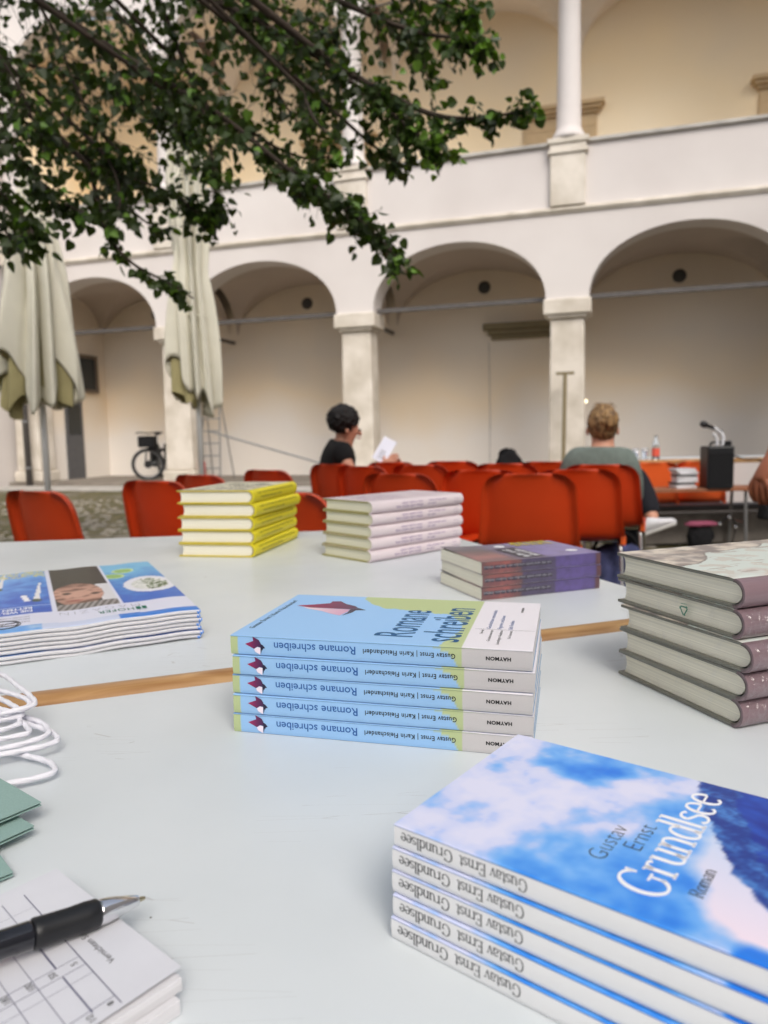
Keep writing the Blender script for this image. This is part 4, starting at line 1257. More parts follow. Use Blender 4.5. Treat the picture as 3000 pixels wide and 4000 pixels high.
# ------------------------------------------------------------------ green folded cards
M_CARD = mat('sage_green_card', S(140, 168, 162), rough=.8, vary=.05, vscale=900, bump=.1, bscale=900, bdist=.0002)
def card(label, tip, z, ang, spread=.0016):
    t = thing('folded_card', label, 'card', (tip[0], tip[1], TZ + z), ang, 'green folded cards')
    for nm, z0, tilt in (('front_leaf', spread, R(.7)), ('back_leaf', 0, 0)):
        mb = MB(); N = 6
        def fn(u, v, top=1):
            x, y = -u * .15, -v * .105 + 0
            return (x, y, z0 + math.sin(tilt) * (v * .02) + .0006 * math.sin(u * 5) + (.00045 if top else 0))
        mb.grid(lambda u, v: fn(u, v), N, N, flip=True); mb.grid(lambda u, v: fn(u, v, 0), N, N)
        for k in range(N):
            for e0, e1 in (((k / N, 0), ((k + 1) / N, 0)), (((k + 1) / N, 1), (k / N, 1)), ((0, (k + 1) / N), (0, k / N)), ((1, k / N), (1, (k + 1) / N))):
                mb.poly([fn(*e0), fn(*e1), fn(*e1, 0), fn(*e0, 0)])
        mb.build(nm, M_CARD, t)
    return t
card('sage green folded card, uppermost, its pointed corner nearest the cord handles', (-.187, .372), .0105, R(-37))
card('sage green folded card lying just under the uppermost one', (-.184, .357), .0055, R(-37) + R(1.5))
card('sage green folded card partly out of sight, nearest the notepad', (-.178, .323), .0015, R(-37) - R(9))

# ------------------------------------------------------------------ notepad with a form grid
PA = R(-41)
pad = thing('notepad', 'thick white notepad printed with a ruled form grid, a pen lying on it', 'notepad', (-.151, .310, TZ), PA)
mb = MB(); mb.box(.004, .103, -.16, -.004, .0003, .0060); mb.build('page_block', M_PAGEW, pad, bevel=.0003)
mb = MB(); mb.box(.001, .100, -.16, -.001, .0062, .0112); mb.build('page_block', M_PAGEW, pad, bevel=.0003)
def pz(a, b): return .0128 + .0012 * (a / .1) ** 2 * (1 - min(1, b / .08)) ** 2
M_SHEET = mat('translucent_white_paper', S(214, 215, 222), rough=.6, vary=.02, vscale=40, bump=.08, bscale=30, bdist=.001)
mb = MB(); mb.grid(lambda u, v: (u * .0985, -v * .16, pz(u * .0985, v * .16)), 16, 24, flip=True)
mb.build('top_sheet', M_SHEET, pad)
mb = MB()
def pl_(a0, b0, a1, b1, w_=.28):
    d = Vector((a1 - a0, b1 - b0)); L_ = d.length; d.normalize(); n_ = Vector((-d.y, d.x)) * w_ / 2; K = max(1, int(L_ / 8))
    for k in range(K):
        p, q = Vector((a0, b0)) + d * L_ * k / K, Vector((a0, b0)) + d * L_ * (k + 1) / K
        P = [p + n_, p - n_, q - n_, q + n_]
        mb.poly([(r_.x / 1000, -r_.y / 1000, pz(r_.x / 1000, r_.y / 1000) + .0002) for r_ in P])
pl_(8.6, 18, 96.7, 22.6, .38)
pl_(8.6, 27, 63, 29.6, .25); pl_(47, 28.3, 63, 29.4, .4); pl_(69, 29.8, 93, 31, .55)
pl_(20, 35.5, 92, 39.4, .22); pl_(20, 43.5, 92, 47.6, .22); pl_(20, 52, 92, 56, .22); pl_(20, 60, 92, 64, .22)
pl_(63.2, 21, 61.5, 60, .22); pl_(68.9, 21.3, 67.2, 62, .24); pl_(75, 21.4, 73.4, 62, .15); pl_(91.8, 22.4, 91.6, 62, .28); pl_(34, 19.5, 32.5, 58, .12); pl_(20, 18.8, 18.8, 56, .12)
mb.build('ruled_lines', mat('violet_grey_ink', S(88, 88, 118), rough=.6), pad)
mb = MB()
def ptx(s_, a0, b0, wdt, cap, bold=0): put_text(mb, s_, lambda x, y: ((a0 - x) / 1000, -(b0 + y) / 1000, pz((a0 - x) / 1000, (b0 + y) / 1000) + .00022), wdt, cap, bold)
ptx('Vernichten Sie kein', 76, 13.2, 33, 2.6); ptx('missen', 36, 43.5, 11, 2.6)
ptx('5', 66.5, 23, 1.6, 2.3); ptx('50', 67.0, 30.6, 3.2, 2.6); ptx('100', 66.6, 38.3, 4.4, 2.6); ptx('180', 66.2, 46.4, 4.4, 2.6); ptx('0', 94.8, 24.2, 1.6, 2.0, .05); ptx('10', 96.5, 31.4, 3.2, 2.6)
mb.build('printed_text', M_INKG, pad)

# ------------------------------------------------------------------ pen lying across the notepad
tip = Vector((-.1020, .2820, TZ + .0165)); back = Vector((-.1430, .2470, TZ + .0225))
d = (back - tip).normalized()
pen = thing('ballpoint_pen', 'black ballpoint pen with rubber grip and silver tip on the notepad', 'pen', tuple(tip))
Mp = Matrix.Translation((0, 0, 0)) @ d.to_track_quat('Z', 'Y').to_matrix().to_4x4()
def penpart(nm, prof, m, n=28):
    mb = MB(); mb.lathe(prof, n, mat=Mp); return mb.build(nm, m, pen, smooth=True, bevel=0)
M_PENCH = mat('polished_silver_metal', (.78, .78, .8), rough=.12, metal=1)
penpart('ball_tip', [(.0004, -.0004), (.0007, .0000), (.0011, .0022), (.0013, .0026)], mat('brass_tip', S(190, 180, 150), rough=.25, metal=1))
penpart('nose_cone', [(.0015, .0024), (.0021, .0030), (.0046, .0140), (.0049, .0178), (.0049, .0186)], M_PENCH)
penpart('grip', [(.0045, .0187), (.0051, .0189), (.0055, .0196), (.0057, .024), (.0054, .030), (.0056, .040), (.0057, .0425), (.0054, .0430)], M_BLACK)
penpart('barrel', [(.0050, .0431), (.0052, .0445), (.0050, .060), (.0048, .13), (.0035, .134)], mat('black_gloss_plastic', S(24, 25, 32), rough=.15, coat=.6))
mb = MB()
for (c_, o_, s_) in ((C8(206, 40, 50), 0, 1.0),):
    pass
logo = [((.0480, .0545), C8(214, 40, 52)), ((.0550, .0600), C8(236, 200, 30)), ((.0455, .0474), C8(232, 232, 240))]
cols = []
for (z0, z1), col in logo:
    for k in range(8):
        a0, a1 = R(190 + k * 7), R(190 + (k + 1) * 7)
        r_ = .00535
        for a_, z_ in ((a0, z0), (a1, z0), (a1, z1), (a0, z1)):
            mb.v.append(tuple(Mp @ Vector((r_ * math.cos(a_), r_ * math.sin(a_), z_)))); cols.append(col)
        i = len(mb.v) - 4; mb.f.append((i, i + 1, i + 2, i + 3)); mb.m.append(0)
mb.build('printed_mark', M_PRINT, pen, colfn=lambda k, p: cols[k])
# ------------------------------------------------------------------ orange shell chairs
def make_chair(m_shell):
    t = thing('shell_chair', '', 'chair', (0, 0, 0), 0, 'orange shell chairs')
    # local: faces +Y, seat height .43, back top .775
    prof = [(.235, .405), (.215, .428), (.16, .437), (.05, .430), (-.06, .422), (-.135, .425), (-.18, .45), (-.205, .50), (-.222, .56), (-.238, .63), (-.252, .70), (-.266, .755), (-.280, .778)]
    pp = smooth_pts([(0, y, z) for y, z in prof], 4)
    K = len(pp) - 1
    def wid(v):
        if v < .5: return .20
        return .215 - .0 * v
    def fn(u, v, off=0):
        k = v * K; i = int(min(k, K - 1)); f = k - i
        p = pp[i].lerp(pp[i + 1], f); tng = (pp[min(i + 1, K)] - pp[max(i, 0)]).normalized()
        n_ = Vector((0, -tng.z, tng.y)) # outward (back/under)
        if n_.z > 0 and v < .4: n_ = -n_
        n_ = Vector((0, -tng.z, tng.y)) if v >= .45 else Vector((0, tng.z, -tng.y)) * (1 if tng.y < 0 else 1)
        s_ = u * 2 - 1
        # rounded outline at the top and the front lip
        hw = .226 - .032 * max(0, (v - .5) / .5)
        r_ = .085
        dz = (pp[-1] - p).length if v > .5 else (p - pp[0]).length
        r2 = r_ if v > .5 else .05
        if dz < r2: hw -= r2 - math.sqrt(max(0, r2 * r2 - (r2 - dz) ** 2))
        if v > .5: hw -= .014 * (1 - min(1, dz / .3)) * 0 + .0
        x = s_ * hw
        cup = .055 * (abs(s_) ** 2.6)             # sides wrap round the sitter
        lip = .05 * (max(0, abs(s_) - .86) / .14) ** 1.3   # rolled rim flares outwards again
        side = (cup - lip)
        yv, zv = p.y, p.z
        if v > .45: yv += side
        else: zv += side * .55
        if off:
            yv += (-.006 if v > .45 else 0); zv += (0 if v > .45 else -.006)
        return (x, yv, zv)
    NU, NV = 28, K * 1
    mb = MB()
    mb.grid(lambda u, v: fn(u, v), NU, NV)
    mb.grid(lambda u, v: fn(u, v, 1), NU, NV, flip=True)
    W_ = NU + 1; A = 0; B = W_ * (NV + 1)
    for j in range(NV):
        for c_ in (0, NU):
            a, b = j * W_ + c_, (j + 1) * W_ + c_
            mb.f.append((a, b, B + b, B + a) if c_ == 0 else (b, a, B + a, B + b)); mb.m.append(0)
    for i in range(NU):
        for r_ in (0, NV):
            a, b = r_ * W_ + i, r_ * W_ + i + 1
            mb.f.append((a, B + a, B + b, b) if r_ == 0 else (b, B + b, B + a, a)); mb.m.append(0)
    mb.build('seat_shell', m_shell, t, smooth=True)
    for s_ in (-1, 1):
        mb = MB(); x = s_ * .205
        mb.tube(smooth_pts([(x * 1.08, -.27, .012), (x * 1.04, -.17, .33), (x, -.14, .405), (x, -.08, .415), (x, .10, .418), (x, .17, .408), (x * 1.03, .19, .35), (x * 1.08, .24, .012)], 5), .0105, 8)
        mb.build('leg_frame', M_CHROME, t, smooth=True)
        for y in (-.27, .24):
            mb = MB(); mb.lathe([(.016, 0), (.016, .03), (.012, .032)], 10, mat=Matrix.Translation((x * 1.08, y, 0))); mb.build('foot_cap', M_BLACK, t)
    mb = MB(); mb.tube([(-.2, -.02, .408), (.2, -.02, .408)], .009, 8); mb.tube([(-.2, .12, .408), (.2, .12, .408)], .009, 8); mb.build('cross_bar', M_CHROME, t, smooth=True)
    # bright side tab where the row connector sits
    mb = MB(); mb.box(.207, .232, -.17, -.11, .405, .45); mb.build('row_connector', M_ORANGE2, t, bevel=.006)
    return t
ch0 = make_chair(M_ORANGE)
CH = [ # x, y of the backrest top, yaw (deg, clockwise = facing right), label
 (-1.27, 2.62, 33, 'red orange shell chair nearest the left edge, in front of the parasol pole'),
 (-1.01, 3.15, 30, 'red orange shell chair behind the far table edge, left of the yellow books'),
 (-.93, 3.62, 38, 'red orange shell chair just showing behind the one left of the yellow books'),
 (-.66, 4.05, 40, 'red orange shell chair whose top shows above the yellow book stack'),
 (-.325, 2.33, 42, 'red orange shell chair between the yellow and the lilac book stacks'),
 (-.335, 4.75, 35, 'red orange shell chair at the left end, right behind the reading woman'),
 (-.14, 4.35, 38, 'red orange shell chair overlapping the reading woman chair on its right'),
 (.06, 3.35, 32, 'red orange shell chair directly above the lilac books, with a rounded right shoulder'),
 (.05, 4.95, 30, 'red orange shell chair in a far row under the held paper'),
 (.21, 4.35, 30, 'red orange shell chair in the middle row right of the held paper'),
 (.47, 3.55, 20, 'red orange shell chair partly hidden by the largest chair'),
 (.46, 4.9, 25, 'red orange shell chair in the far row left of the black bag'),
 (.72, 4.3, 22, 'red orange shell chair in front of the black bag'),
 (1.02, 4.5, 22, 'red orange shell chair right of the black bag'),
 (.625, 3.13, 13, 'largest red orange shell chair, its whole back visible above the purple books'),
 (.91, 3.42, 16, 'red orange shell chair immediately right of the largest one'),
 (1.17, 3.92, 22, 'red orange shell chair the grey sweater woman sits on'),
]
for i, (x, y, a, lab) in enumerate(CH):
    o = ch0 if i == 0 else copy_tree(ch0)
    a = R(a); bx, by = 0, -.27
    o.location = (x - (bx * math.cos(a) + by * math.sin(a)), y - (-bx * math.sin(a) + by * math.cos(a)), -.003 + (.0 if i != 0 else 0))
    o.rotation_euler = (0, 0, -a)
    o['label'] = lab
# two chairs with their light put into a brighter orange, on the stage side, facing the audience
chs = make_chair(M_ORANGE2)
for i, (x, y, a, lab) in enumerate([(2.27, 6.25, 8, 'orange shell chair in a lit tone behind the bench, beside the crossed legs'), (2.70, 6.3, 14, 'orange shell chair in a lit tone behind the bench, left of the black speaker')]):
    o = chs if i == 0 else copy_tree(chs)
    o.location = (x, y, -.085); o.rotation_euler = (0, 0, -R(a)); o['label'] = lab; o['group'] = 'stage chairs'

# ------------------------------------------------------------------ people
def skin_body(name, joints, edges, m, parent, sub=2, root=0):
    me = bpy.data.meshes.new(name)
    me.from_pydata([j[:3] for j in joints], edges, [])
    me.materials.append(m)
    o = bpy.data.objects.new(name, me); C.objects.link(o); o.parent = parent
    sk = o.modifiers.new('skin', 'SKIN'); sk.use_smooth_shade = True
    lay = me.skin_vertices[0].data
    for k, j in enumerate(joints):
        r_ = j[3]; lay[k].radius = (r_, j[4] if len(j) > 4 else r_); lay[k].use_root = (k == root)
    s_ = o.modifiers.new('sub', 'SUBSURF'); s_.levels = sub; s_.render_levels = sub
    return o
def baked(o):
    bpy.context.view_layer.update()
    dg = bpy.context.evaluated_depsgraph_get()
    me = bpy.data.meshes.new_from_object(o.evaluated_get(dg))
    o.modifiers.clear(); o.data = me; me.shade_smooth()
    return o
def blob(name, m, parent, c, r_, amp=.15, fs=8, sub=4, seed=0, smooth=True, fn=None):
    bm = bmesh.new(); bmesh.ops.create_icosphere(bm, subdivisions=sub, radius=1)
    for v_ in bm.verts:
        n_ = v_.co.normalized()
        d_ = 1 + amp * noise.fractal(n_ * fs + Vector((seed, seed, 0)), 1, 2, 3)
        v_.co = Vector((n_.x * r_[0] * d_, n_.y * r_[1] * d_, n_.z * r_[2] * d_))
        if fn: v_.co = fn(v_.co)
        v_.co += Vector(c)
    me = bpy.data.meshes.new(name); bm.to_mesh(me); bm.free(); me.materials.append(m)
    if smooth: me.shade_smooth()
    o = bpy.data.objects.new(name, me); C.objects.link(o); o.parent = parent
    return o
def hand_chain(joints, edges, wrist_i, palm, fdir, side, curl, scale=1.0):
    """adds palm + five fingers to a skin skeleton; palm centre, finger direction, side (thumb side) and curl direction vectors"""
    palm, fdir, side, curl = Vector(palm), Vector(fdir).normalized(), Vector(side).normalized(), Vector(curl).normalized()
    i = len(joints); joints.append((*palm, .020 * scale, .014 * scale)); edges.append((wrist_i, i))
    for k, (off, ln) in enumerate([(.027, .068), (.009, .076), (-.009, .072), (-.026, .056)]):
        b_ = palm + fdir * .045 * scale + side * off * scale
        j0 = len(joints); joints.append((*b_, .0095 * scale)); edges.append((i, j0))
        p = b_; dv = fdir.copy()
        for q in range(3):
            dv = (dv + curl * (.45 + .15 * q)).normalized()
            p = p + dv * ln * scale * (.42, .33, .25)[q]
            joints.append((*p, (.0085, .0078, .0068)[q] * scale)); edges.append((len(joints) - 2, len(joints) - 1))
    b_ = palm - fdir * .02 * scale + side * .034 * scale
    joints.append((*b_, .011 * scale)); edges.append((i, len(joints) - 1)); p = b_; dv = (fdir * .7 + side * .8 + curl * .3).normalized()
    for q in range(2):
        p = p + dv * .033 * scale; dv = (dv + fdir * .4 + curl * .4).normalized()
        joints.append((*p, (.0095, .008)[q] * scale)); edges.append((len(joints) - 2, len(joints) - 1))

def face(parent, c, fwd, m_lip, m_eye, r_=.085):
    """eyes, brows and mouth on the front of a head"""
    c, f = Vector(c), Vector(fwd).normalized(); s_ = f.cross(Vector((0, 0, 1))).normalized()
    for k in (-1, 1):
        blob('eye', m_eye, parent, tuple(c + f * (r_ * .93) + s_ * .03 * k + Vector((0, 0, .005))), (.012, .012, .007), 0, sub=2)
    blob('mouth', m_lip, parent, tuple(c + f * (r_ * .95) - Vector((0, 0, .052))), (.018, .018, .006), 0, sub=2)

M_EYE = mat('dark_eye', S(40, 30, 28), rough=.2); M_LIP = mat('lips', S(168, 88, 84), rough=.5)
M_HAIRB = mat('black_hair', S(22, 18, 18), rough=.65, vary=.5, vscale=60, bump=.8, bscale=60, bdist=.01)
M_HAIRL = mat('dark_blond_hair', S(176, 142, 96), rough=.6, col2=S(96, 70, 46), vscale=16, stretch=(3, 3, .8), bump=.6, bscale=80, bdist=.005)
M_TEE = mat('black_tshirt', S(14, 14, 16), rough=.95)
M_SWEAT = mat('grey_green_knit', S(112, 124, 118), rough=.95, vary=.08, vscale=30, bump=.6, bscale=180, bdist=.003)
M_TROU = mat('dark_navy_trousers', S(20, 21, 30), rough=.9)
M_SHOE = mat('white_sneaker', S(226, 226, 230), rough=.6)
M_SOLE = mat('pale_rubber_sole', S(206, 204, 200), rough=.8)

def head_pts(J, E, nk, c, f):
    """head as part of the body: skull, jaw, nose, ears grown from the neck joint"""
    c, f = Vector(c), Vector(f).normalized(); s_ = f.cross(Vector((0, 0, 1))).normalized()
    i = len(J); J.append((*(c - f * .01 + Vector((0, 0, -.045))), .062, .066)); E.append((nk, i))
    J.append((*(c + Vector((0, 0, .005))), .082, .088)); E.append((i, i + 1))
    J.append((*(c + Vector((0, 0, .065))), .066, .07)); E.append((i + 1, i + 2))
    J.append((*(c + f * .052 + Vector((0, 0, -.072))), .034)); E.append((i, i + 3))      # chin
    return c, f, s_

def sneaker(parent, heel, toe, upv=(0, 0, 1)):
    h, t_ = Vector(heel), Vector(toe); d_ = (t_ - h); L_ = d_.length; d_.normalize(); u_ = Vector(upv); u_ = (u_ - d_ * u_.dot(d_)).normalized(); s_ = d_.cross(u_)
    Mx = Matrix((d_, s_, u_)).transposed().to_4x4(); Mx.translation = h
    mb = MB(); NS, NR = 14, 14
    for k in range(NS + 1):
        q = k / NS; x = q * L_
        wv = .5 * (.062 + .03 * math.sin(PI * min(1, q * 1.1)) ** .7) * (1 if q < .8 else math.sqrt(max(.03, 1 - ((q - .8) / .2) ** 2)))
        hv = interp(q, [0, .12, .3, .5, .75, .92, 1], [.07, .085, .09, .07, .048, .036, .018])
        for j in range(NR):
            a = 2 * PI * j / NR
            mb.v.append(tuple(Mx @ Vector((x, wv * math.cos(a), .014 + max(0, hv * .5 + hv * .5 * math.sin(a))))))
    for k in range(NS):
        for j in range(NR):
            mb.f.append((k * NR + j, k * NR + (j + 1) % NR, (k + 1) * NR + (j + 1) % NR, (k + 1) * NR + j)); mb.m.append(0)
    mb.f.append(tuple(range(NR))[::-1]); mb.m.append(0); mb.f.append(tuple(NS * NR + j for j in range(NR))); mb.m.append(0)
    mb.build('sneaker', M_SHOE, parent, smooth=True)
    mb = MB(); mb.box(-.004, L_ * .96, -.04, .04, 0, .02, mat=Mx); mb.build('sole', M_SOLE, parent, bevel=.008)

# --- reading woman in profile, black curls and black t-shirt
w1 = thing('person', 'woman in black t-shirt with short dark curly hair reading a paper, seen in profile', 'person', (.05, 0, 0))
hc = Vector((-.30, 5.25, 1.025)); hf = Vector((.86, .30, -.22))
J, E = [], []
J += [(-.36, 5.32, .46, .13, .12), (-.375, 5.31, .58, .12, .105), (-.395, 5.30, .74, .13, .11), (-.385, 5.29, .86, .10, .09), (-.335, 5.27, .93, .052)]
E += [(0, 1), (1, 2), (2, 3), (3, 4)]
c_, f_, s_ = head_pts(J, E, 4, hc, hf)
# right (near) arm
i = len(J); J += [(-.335, 5.15, .83, .05), (-.27, 5.10, .70, .042), (-.21, 5.06, .66, .036), (-.12, 5.05, .715, .032), (-.055, 5.06, .755, .024)]
E += [(3, i), (i, i + 1), (i + 1, i + 2), (i + 2, i + 3), (i + 3, i + 4)]
hand_chain(J, E, i + 4, (-.03, 5.065, .775), (.8, .05, .35), (0, .4, .8), (.1, .5, -.2), .95)
i = len(J); J += [(-.37, 5.44, .83, .05), (-.30, 5.47, .66, .042), (-.2, 5.35, .64, .036), (-.08, 5.22, .70, .03), (-.035, 5.18, .73, .024)]
E += [(3, i), (i, i + 1), (i + 1, i + 2), (i + 2, i + 3), (i + 3, i + 4)]
hand_chain(J, E, i + 4, (-.01, 5.16, .745), (.8, -.2, .3), (0, -.4, .8), (.1, -.5, -.2), .95)
for sy in (-.09, .09):
    i = len(J); J += [(-.30, 5.32 + sy, .45, .085), (.02, 5.38 + sy, .48, .07), (.08, 5.38 + sy, .44, .062), (.09, 5.38 + sy, .25, .05), (.08, 5.38 + sy, .07, .038), (.2, 5.4 + sy, .04, .032)]
    E += [(0, i), (i, i + 1), (i + 1, i + 2), (i + 2, i + 3), (i + 3, i + 4), (i + 4, i + 5)]
b1 = baked(skin_body('body', J, E, M_SKIN, w1))
TJ = [(-.36, 5.32, .44, .145, .135), (-.372, 5.31, .58, .130, .120), (-.395, 5.30, .74, .155, .135), (-.385, 5.292, .875, .125, .11),
      (-.345, 5.17, .845, .08), (-.29, 5.11, .76, .066), (-.39, 5.43, .845, .08), (-.33, 5.465, .75, .066)]
TJ.append((-.372, 5.285, .925, .072, .066)); TE = [(0, 1), (1, 2), (2, 3), (3, 4), (4, 5), (3, 6), (6, 7), (3, 8)]
baked(skin_body('t_shirt', TJ, TE, M_TEE, w1))
TJ = [(-.36, 5.32, .44, .14, .13)]; TE = []
for sy in (-.09, .09):
    i = len(TJ); TJ += [(-.30, 5.32 + sy, .45, .098), (.02, 5.38 + sy, .48, .084), (.085, 5.38 + sy, .44, .078), (.095, 5.38 + sy, .25, .064), (.085, 5.38 + sy, .10, .052)]
    TE += [(0, i), (i, i + 1), (i + 1, i + 2), (i + 2, i + 3), (i + 3, i + 4)]
baked(skin_body('trousers', TJ, TE, M_TROU, w1))
blob('hair', M_HAIRB, w1, tuple(hc - f_ * .035 + Vector((0, 0, .045))), (.112, .108, .104), .18, 8, 5, 3)
blob('nose', M_SKIN, w1, tuple(hc + f_ * .094 + Vector((0, 0, -.028))), (.015, .013, .02), 0, sub=2)
blob('ear', M_SKIN, w1, tuple(hc - s_ * -.0 + Vector((.0, -.082, -.03))), (.014, .01, .024), 0, sub=2)
face(w1, hc + Vector((0, 0, -.012)), f_, M_LIP, M_EYE, .09)
for sy in (-.09, .09): sneaker(w1, (.02, 5.38 + sy, .0), (.27, 5.40 + sy, .0))
mb = MB()
Mx = Matrix.Translation((.015, 5.10, .86)) @ Matrix.Rotation(R(-12), 4, 'Z') @ Matrix.Rotation(R(28), 4, 'Y') @ Matrix.Rotation(R(-24), 4, 'X')
mb.box(-.05, .05, -.0006, .0006, -.10, .085, mat=Mx)
lf = tag(mb.build('leaflet', mat('bright_white_paper', S(236, 240, 254), rough=.7)), 'small white leaflet held up by the reading woman', 'paper')
mb = MB()
for k in range(5): mb.box(-.02, .018, -.0012, -.0008, -.02 - k * .014, -.015 - k * .014, mat=Mx)
mb.build('printed_lines', M_INKLG, lf)

# --- woman in grey green sweater, seen from behind
w2 = thing('person', 'woman seen from behind in grey green sweater, blond hair pinned up, legs crossed', 'person', (-.03, 0, 0))
hc = Vector((1.345, 4.36, .985)); hf = Vector((.35, .9, -.12))
J = [(1.36, 4.38, .45, .15, .13), (1.35, 4.35, .58, .125, .105), (1.345, 4.33, .70, .14, .10), (1.342, 4.34, .79, .088, .075), (1.345, 4.35, .885, .05)]
E = [(0, 1), (1, 2), (2, 3), (3, 4)]
c_, f_, s_ = head_pts(J, E, 4, hc, hf)
R_ARM = [(1.475, 4.29, .79, .056), (1.515, 4.30, .66, .047), (1.53, 4.36, .55, .042), (1.60, 4.52, .58, .034), (1.60, 4.62, .62, .026)]
L_ARM = [(1.185, 4.37, .80, .058), (1.15, 4.42, .66, .047), (1.18, 4.5, .55, .042), (1.34, 4.62, .58, .034), (1.45, 4.66, .62, .026)]
for A_ in (R_ARM, L_ARM):
    i = len(J); J += A_; E += [(3, i), (i, i + 1), (i + 1, i + 2), (i + 2, i + 3), (i + 3, i + 4)]
    hand_chain(J, E, i + 4, tuple(Vector(A_[-1][:3]) + Vector((.02, .04, .01))), (.3, .6, -.1), (-.6, .2, .1), (0, .1, -.6), .95)
R_LEG = [(1.44, 4.42, .46, .09), (1.60, 4.62, .64, .078), (1.655, 4.66, .665, .074), (1.68, 4.56, .54, .06), (1.685, 4.46, .42, .044), (1.69, 4.42, .36, .035)]
L_LEG = [(1.36, 4.46, .46, .09), (1.52, 4.78, .50, .074), (1.58, 4.82, .48, .07), (1.65, 4.74, .30, .055), (1.67, 4.66, .10, .04), (1.75, 4.74, .04, .035)]
for A_ in (R_LEG, L_LEG):
    i = len(J); J += A_; E += [(0, i)] + [(i + k, i + k + 1) for k in range(5)]
baked(skin_body('body', J, E, M_SKIN, w2))
def fat(A_, a): return [(p[0], p[1], p[2], p[3] + a) for p in A_]
TJ = [(1.36, 4.38, .42, .16, .14), (1.35, 4.35, .58, .14, .12), (1.345, 4.33, .70, .15, .115), (1.342, 4.335, .80, .135, .105)]
TE = [(0, 1), (1, 2), (2, 3)]
TJ.append((1.343, 4.34, .858, .078, .07)); TE.append((3, 4))
for A_ in (R_ARM, L_ARM):
    i = len(TJ); TJ += fat(A_, .022)[:4] + [tuple(Vector(A_[4][:3]).lerp(Vector(A_[3][:3]), .25)) + (.04,)]; TE += [(3, i), (i, i + 1), (i + 1, i + 2), (i + 2, i + 3), (i + 3, i + 4)]
baked(skin_body('sweater', TJ, TE, M_SWEAT, w2))
TJ = [(1.36, 4.39, .43, .155, .14)]; TE = []
for A_ in (R_LEG, L_LEG):
    i = len(TJ); TJ += fat(A_, .018)[:5]; TE += [(0, i)] + [(i + k, i + k + 1) for k in range(4)]
baked(skin_body('trousers', TJ, TE, M_TROU, w2))
hair = blob('hair', M_HAIRL, w2, tuple(hc + Vector((-.005, -.02, .018))), (.086, .100, .112), .09, 9, 5, 5)
blob('hair_bun', M_HAIRL, w2, tuple(hc + Vector((.01, -.10, .035))), (.05, .045, .062), .2, 5, 4, 9)
for k in range(26):
    a = random.uniform(0, 2 * PI); mb = MB(); p0 = hc + Vector((.03 * math.cos(a), .03 * math.sin(a) - .03, .118))
    mb.tube(smooth_pts([p0, p0 + Vector((.02 * math.cos(a), .02 * math.sin(a), .012 + .012 * random.random())), p0 + Vector((.045 * math.cos(a + .4), .045 * math.sin(a + .4), -.012))], 3), .0010, 4)
    if k == 0: loose = mb
    else:
        o_ = len(loose.v); loose.v += mb.v; loose.f += [tuple(o_ + q for q in f) for f in mb.f]; loose.m += mb.m
loose.build('loose_strands', M_HAIRL, w2)
for k in (-1, 1): blob('ear', M_SKIN, w2, tuple(hc + s_ * .086 * k + Vector((0, 0, -.03))), (.01, .014, .026), 0, sub=2)
blob('nose', M_SKIN, w2, tuple(hc + f_ * .10 + Vector((0, 0, -.02))), (.014, .016, .02), 0, sub=2)
face(w2, hc, f_, M_LIP, M_EYE, .09)
sneaker(w2, (1.61, 4.38, .31), (1.80, 4.34, .385), (-.25, .25, .9))
sneaker(w2, (1.62, 4.60, .0), (1.78, 4.78, .0))

# --- man at the right edge, only his forearm and hand reach into view
w3 = thing('person', 'standing person at the right edge, only the tanned hanging hand in view', 'person', (0, 0, 0))
J = [(1.72, 2.50, .92, .15, .12), (1.72, 2.50, 1.10, .14, .11), (1.72, 2.50, 1.28, .16, .12), (1.72, 2.50, 1.42, .12, .09), (1.72, 2.50, 1.52, .055)]
E = [(0, 1), (1, 2), (2, 3), (3, 4)]
hc = Vector((1.72, 2.50, 1.65)); c_, f_, s_ = head_pts(J, E, 4, hc, (-.9, -.4, -.1))
i = len(J); ARM = [(1.53, 2.44, 1.38, .058), (1.45, 2.42, 1.20, .048), (1.39, 2.42, 1.08, .044), (1.30, 2.36, .97, .040), (1.252, 2.31, .875, .027)]
J += ARM; E += [(3, i), (i, i + 1), (i + 1, i + 2), (i + 2, i + 3), (i + 3, i + 4)]
hand_chain(J, E, i + 4, (1.205, 2.30, .818), (-.16, .0, -.98), (.45, -.85, -.05), (.75, .35, -.15), 1.2)
i = len(J); J += [(1.91, 2.56, 1.38, .058), (1.97, 2.58, 1.20, .048), (1.98, 2.58, 1.06, .044), (1.96, 2.52, .92, .036), (1.95, 2.5, .82, .027)]
E += [(3, i), (i, i + 1), (i + 1, i + 2), (i + 2, i + 3), (i + 3, i + 4)]
hand_chain(J, E, i + 4, (1.945, 2.49, .77), (0, 0, -1), (0, -1, 0), (-.6, 0, -.2), 1.05)
for sx in (-.09, .09):
    i = len(J); J += [(1.72 + sx, 2.5, .85, .095), (1.72 + sx, 2.5, .48, .062), (1.72 + sx, 2.5, .10, .042), (1.72 + sx - .1, 2.44, .04, .036)]
    E += [(0, i), (i, i + 1), (i + 1, i + 2), (i + 2, i + 3)]
baked(skin_body('body', J, E, M_SKIN_TAN, w3))
TJ = [(1.72, 2.50, .95, .165, .135), (1.72, 2.50, 1.10, .16, .13), (1.72, 2.50, 1.28, .175, .135), (1.72, 2.50, 1.41, .14, .11), (1.53, 2.44, 1.38, .075), (1.46, 2.42, 1.24, .066), (1.91, 2.56, 1.38, .075), (1.965, 2.58, 1.24, .066)]
baked(skin_body('t_shirt', TJ, [(0, 1), (1, 2), (2, 3), (3, 4), (4, 5), (3, 6), (6, 7)], M_TEE, w3))
TJ = [(1.72, 2.5, .92, .16, .13)]; TE = []
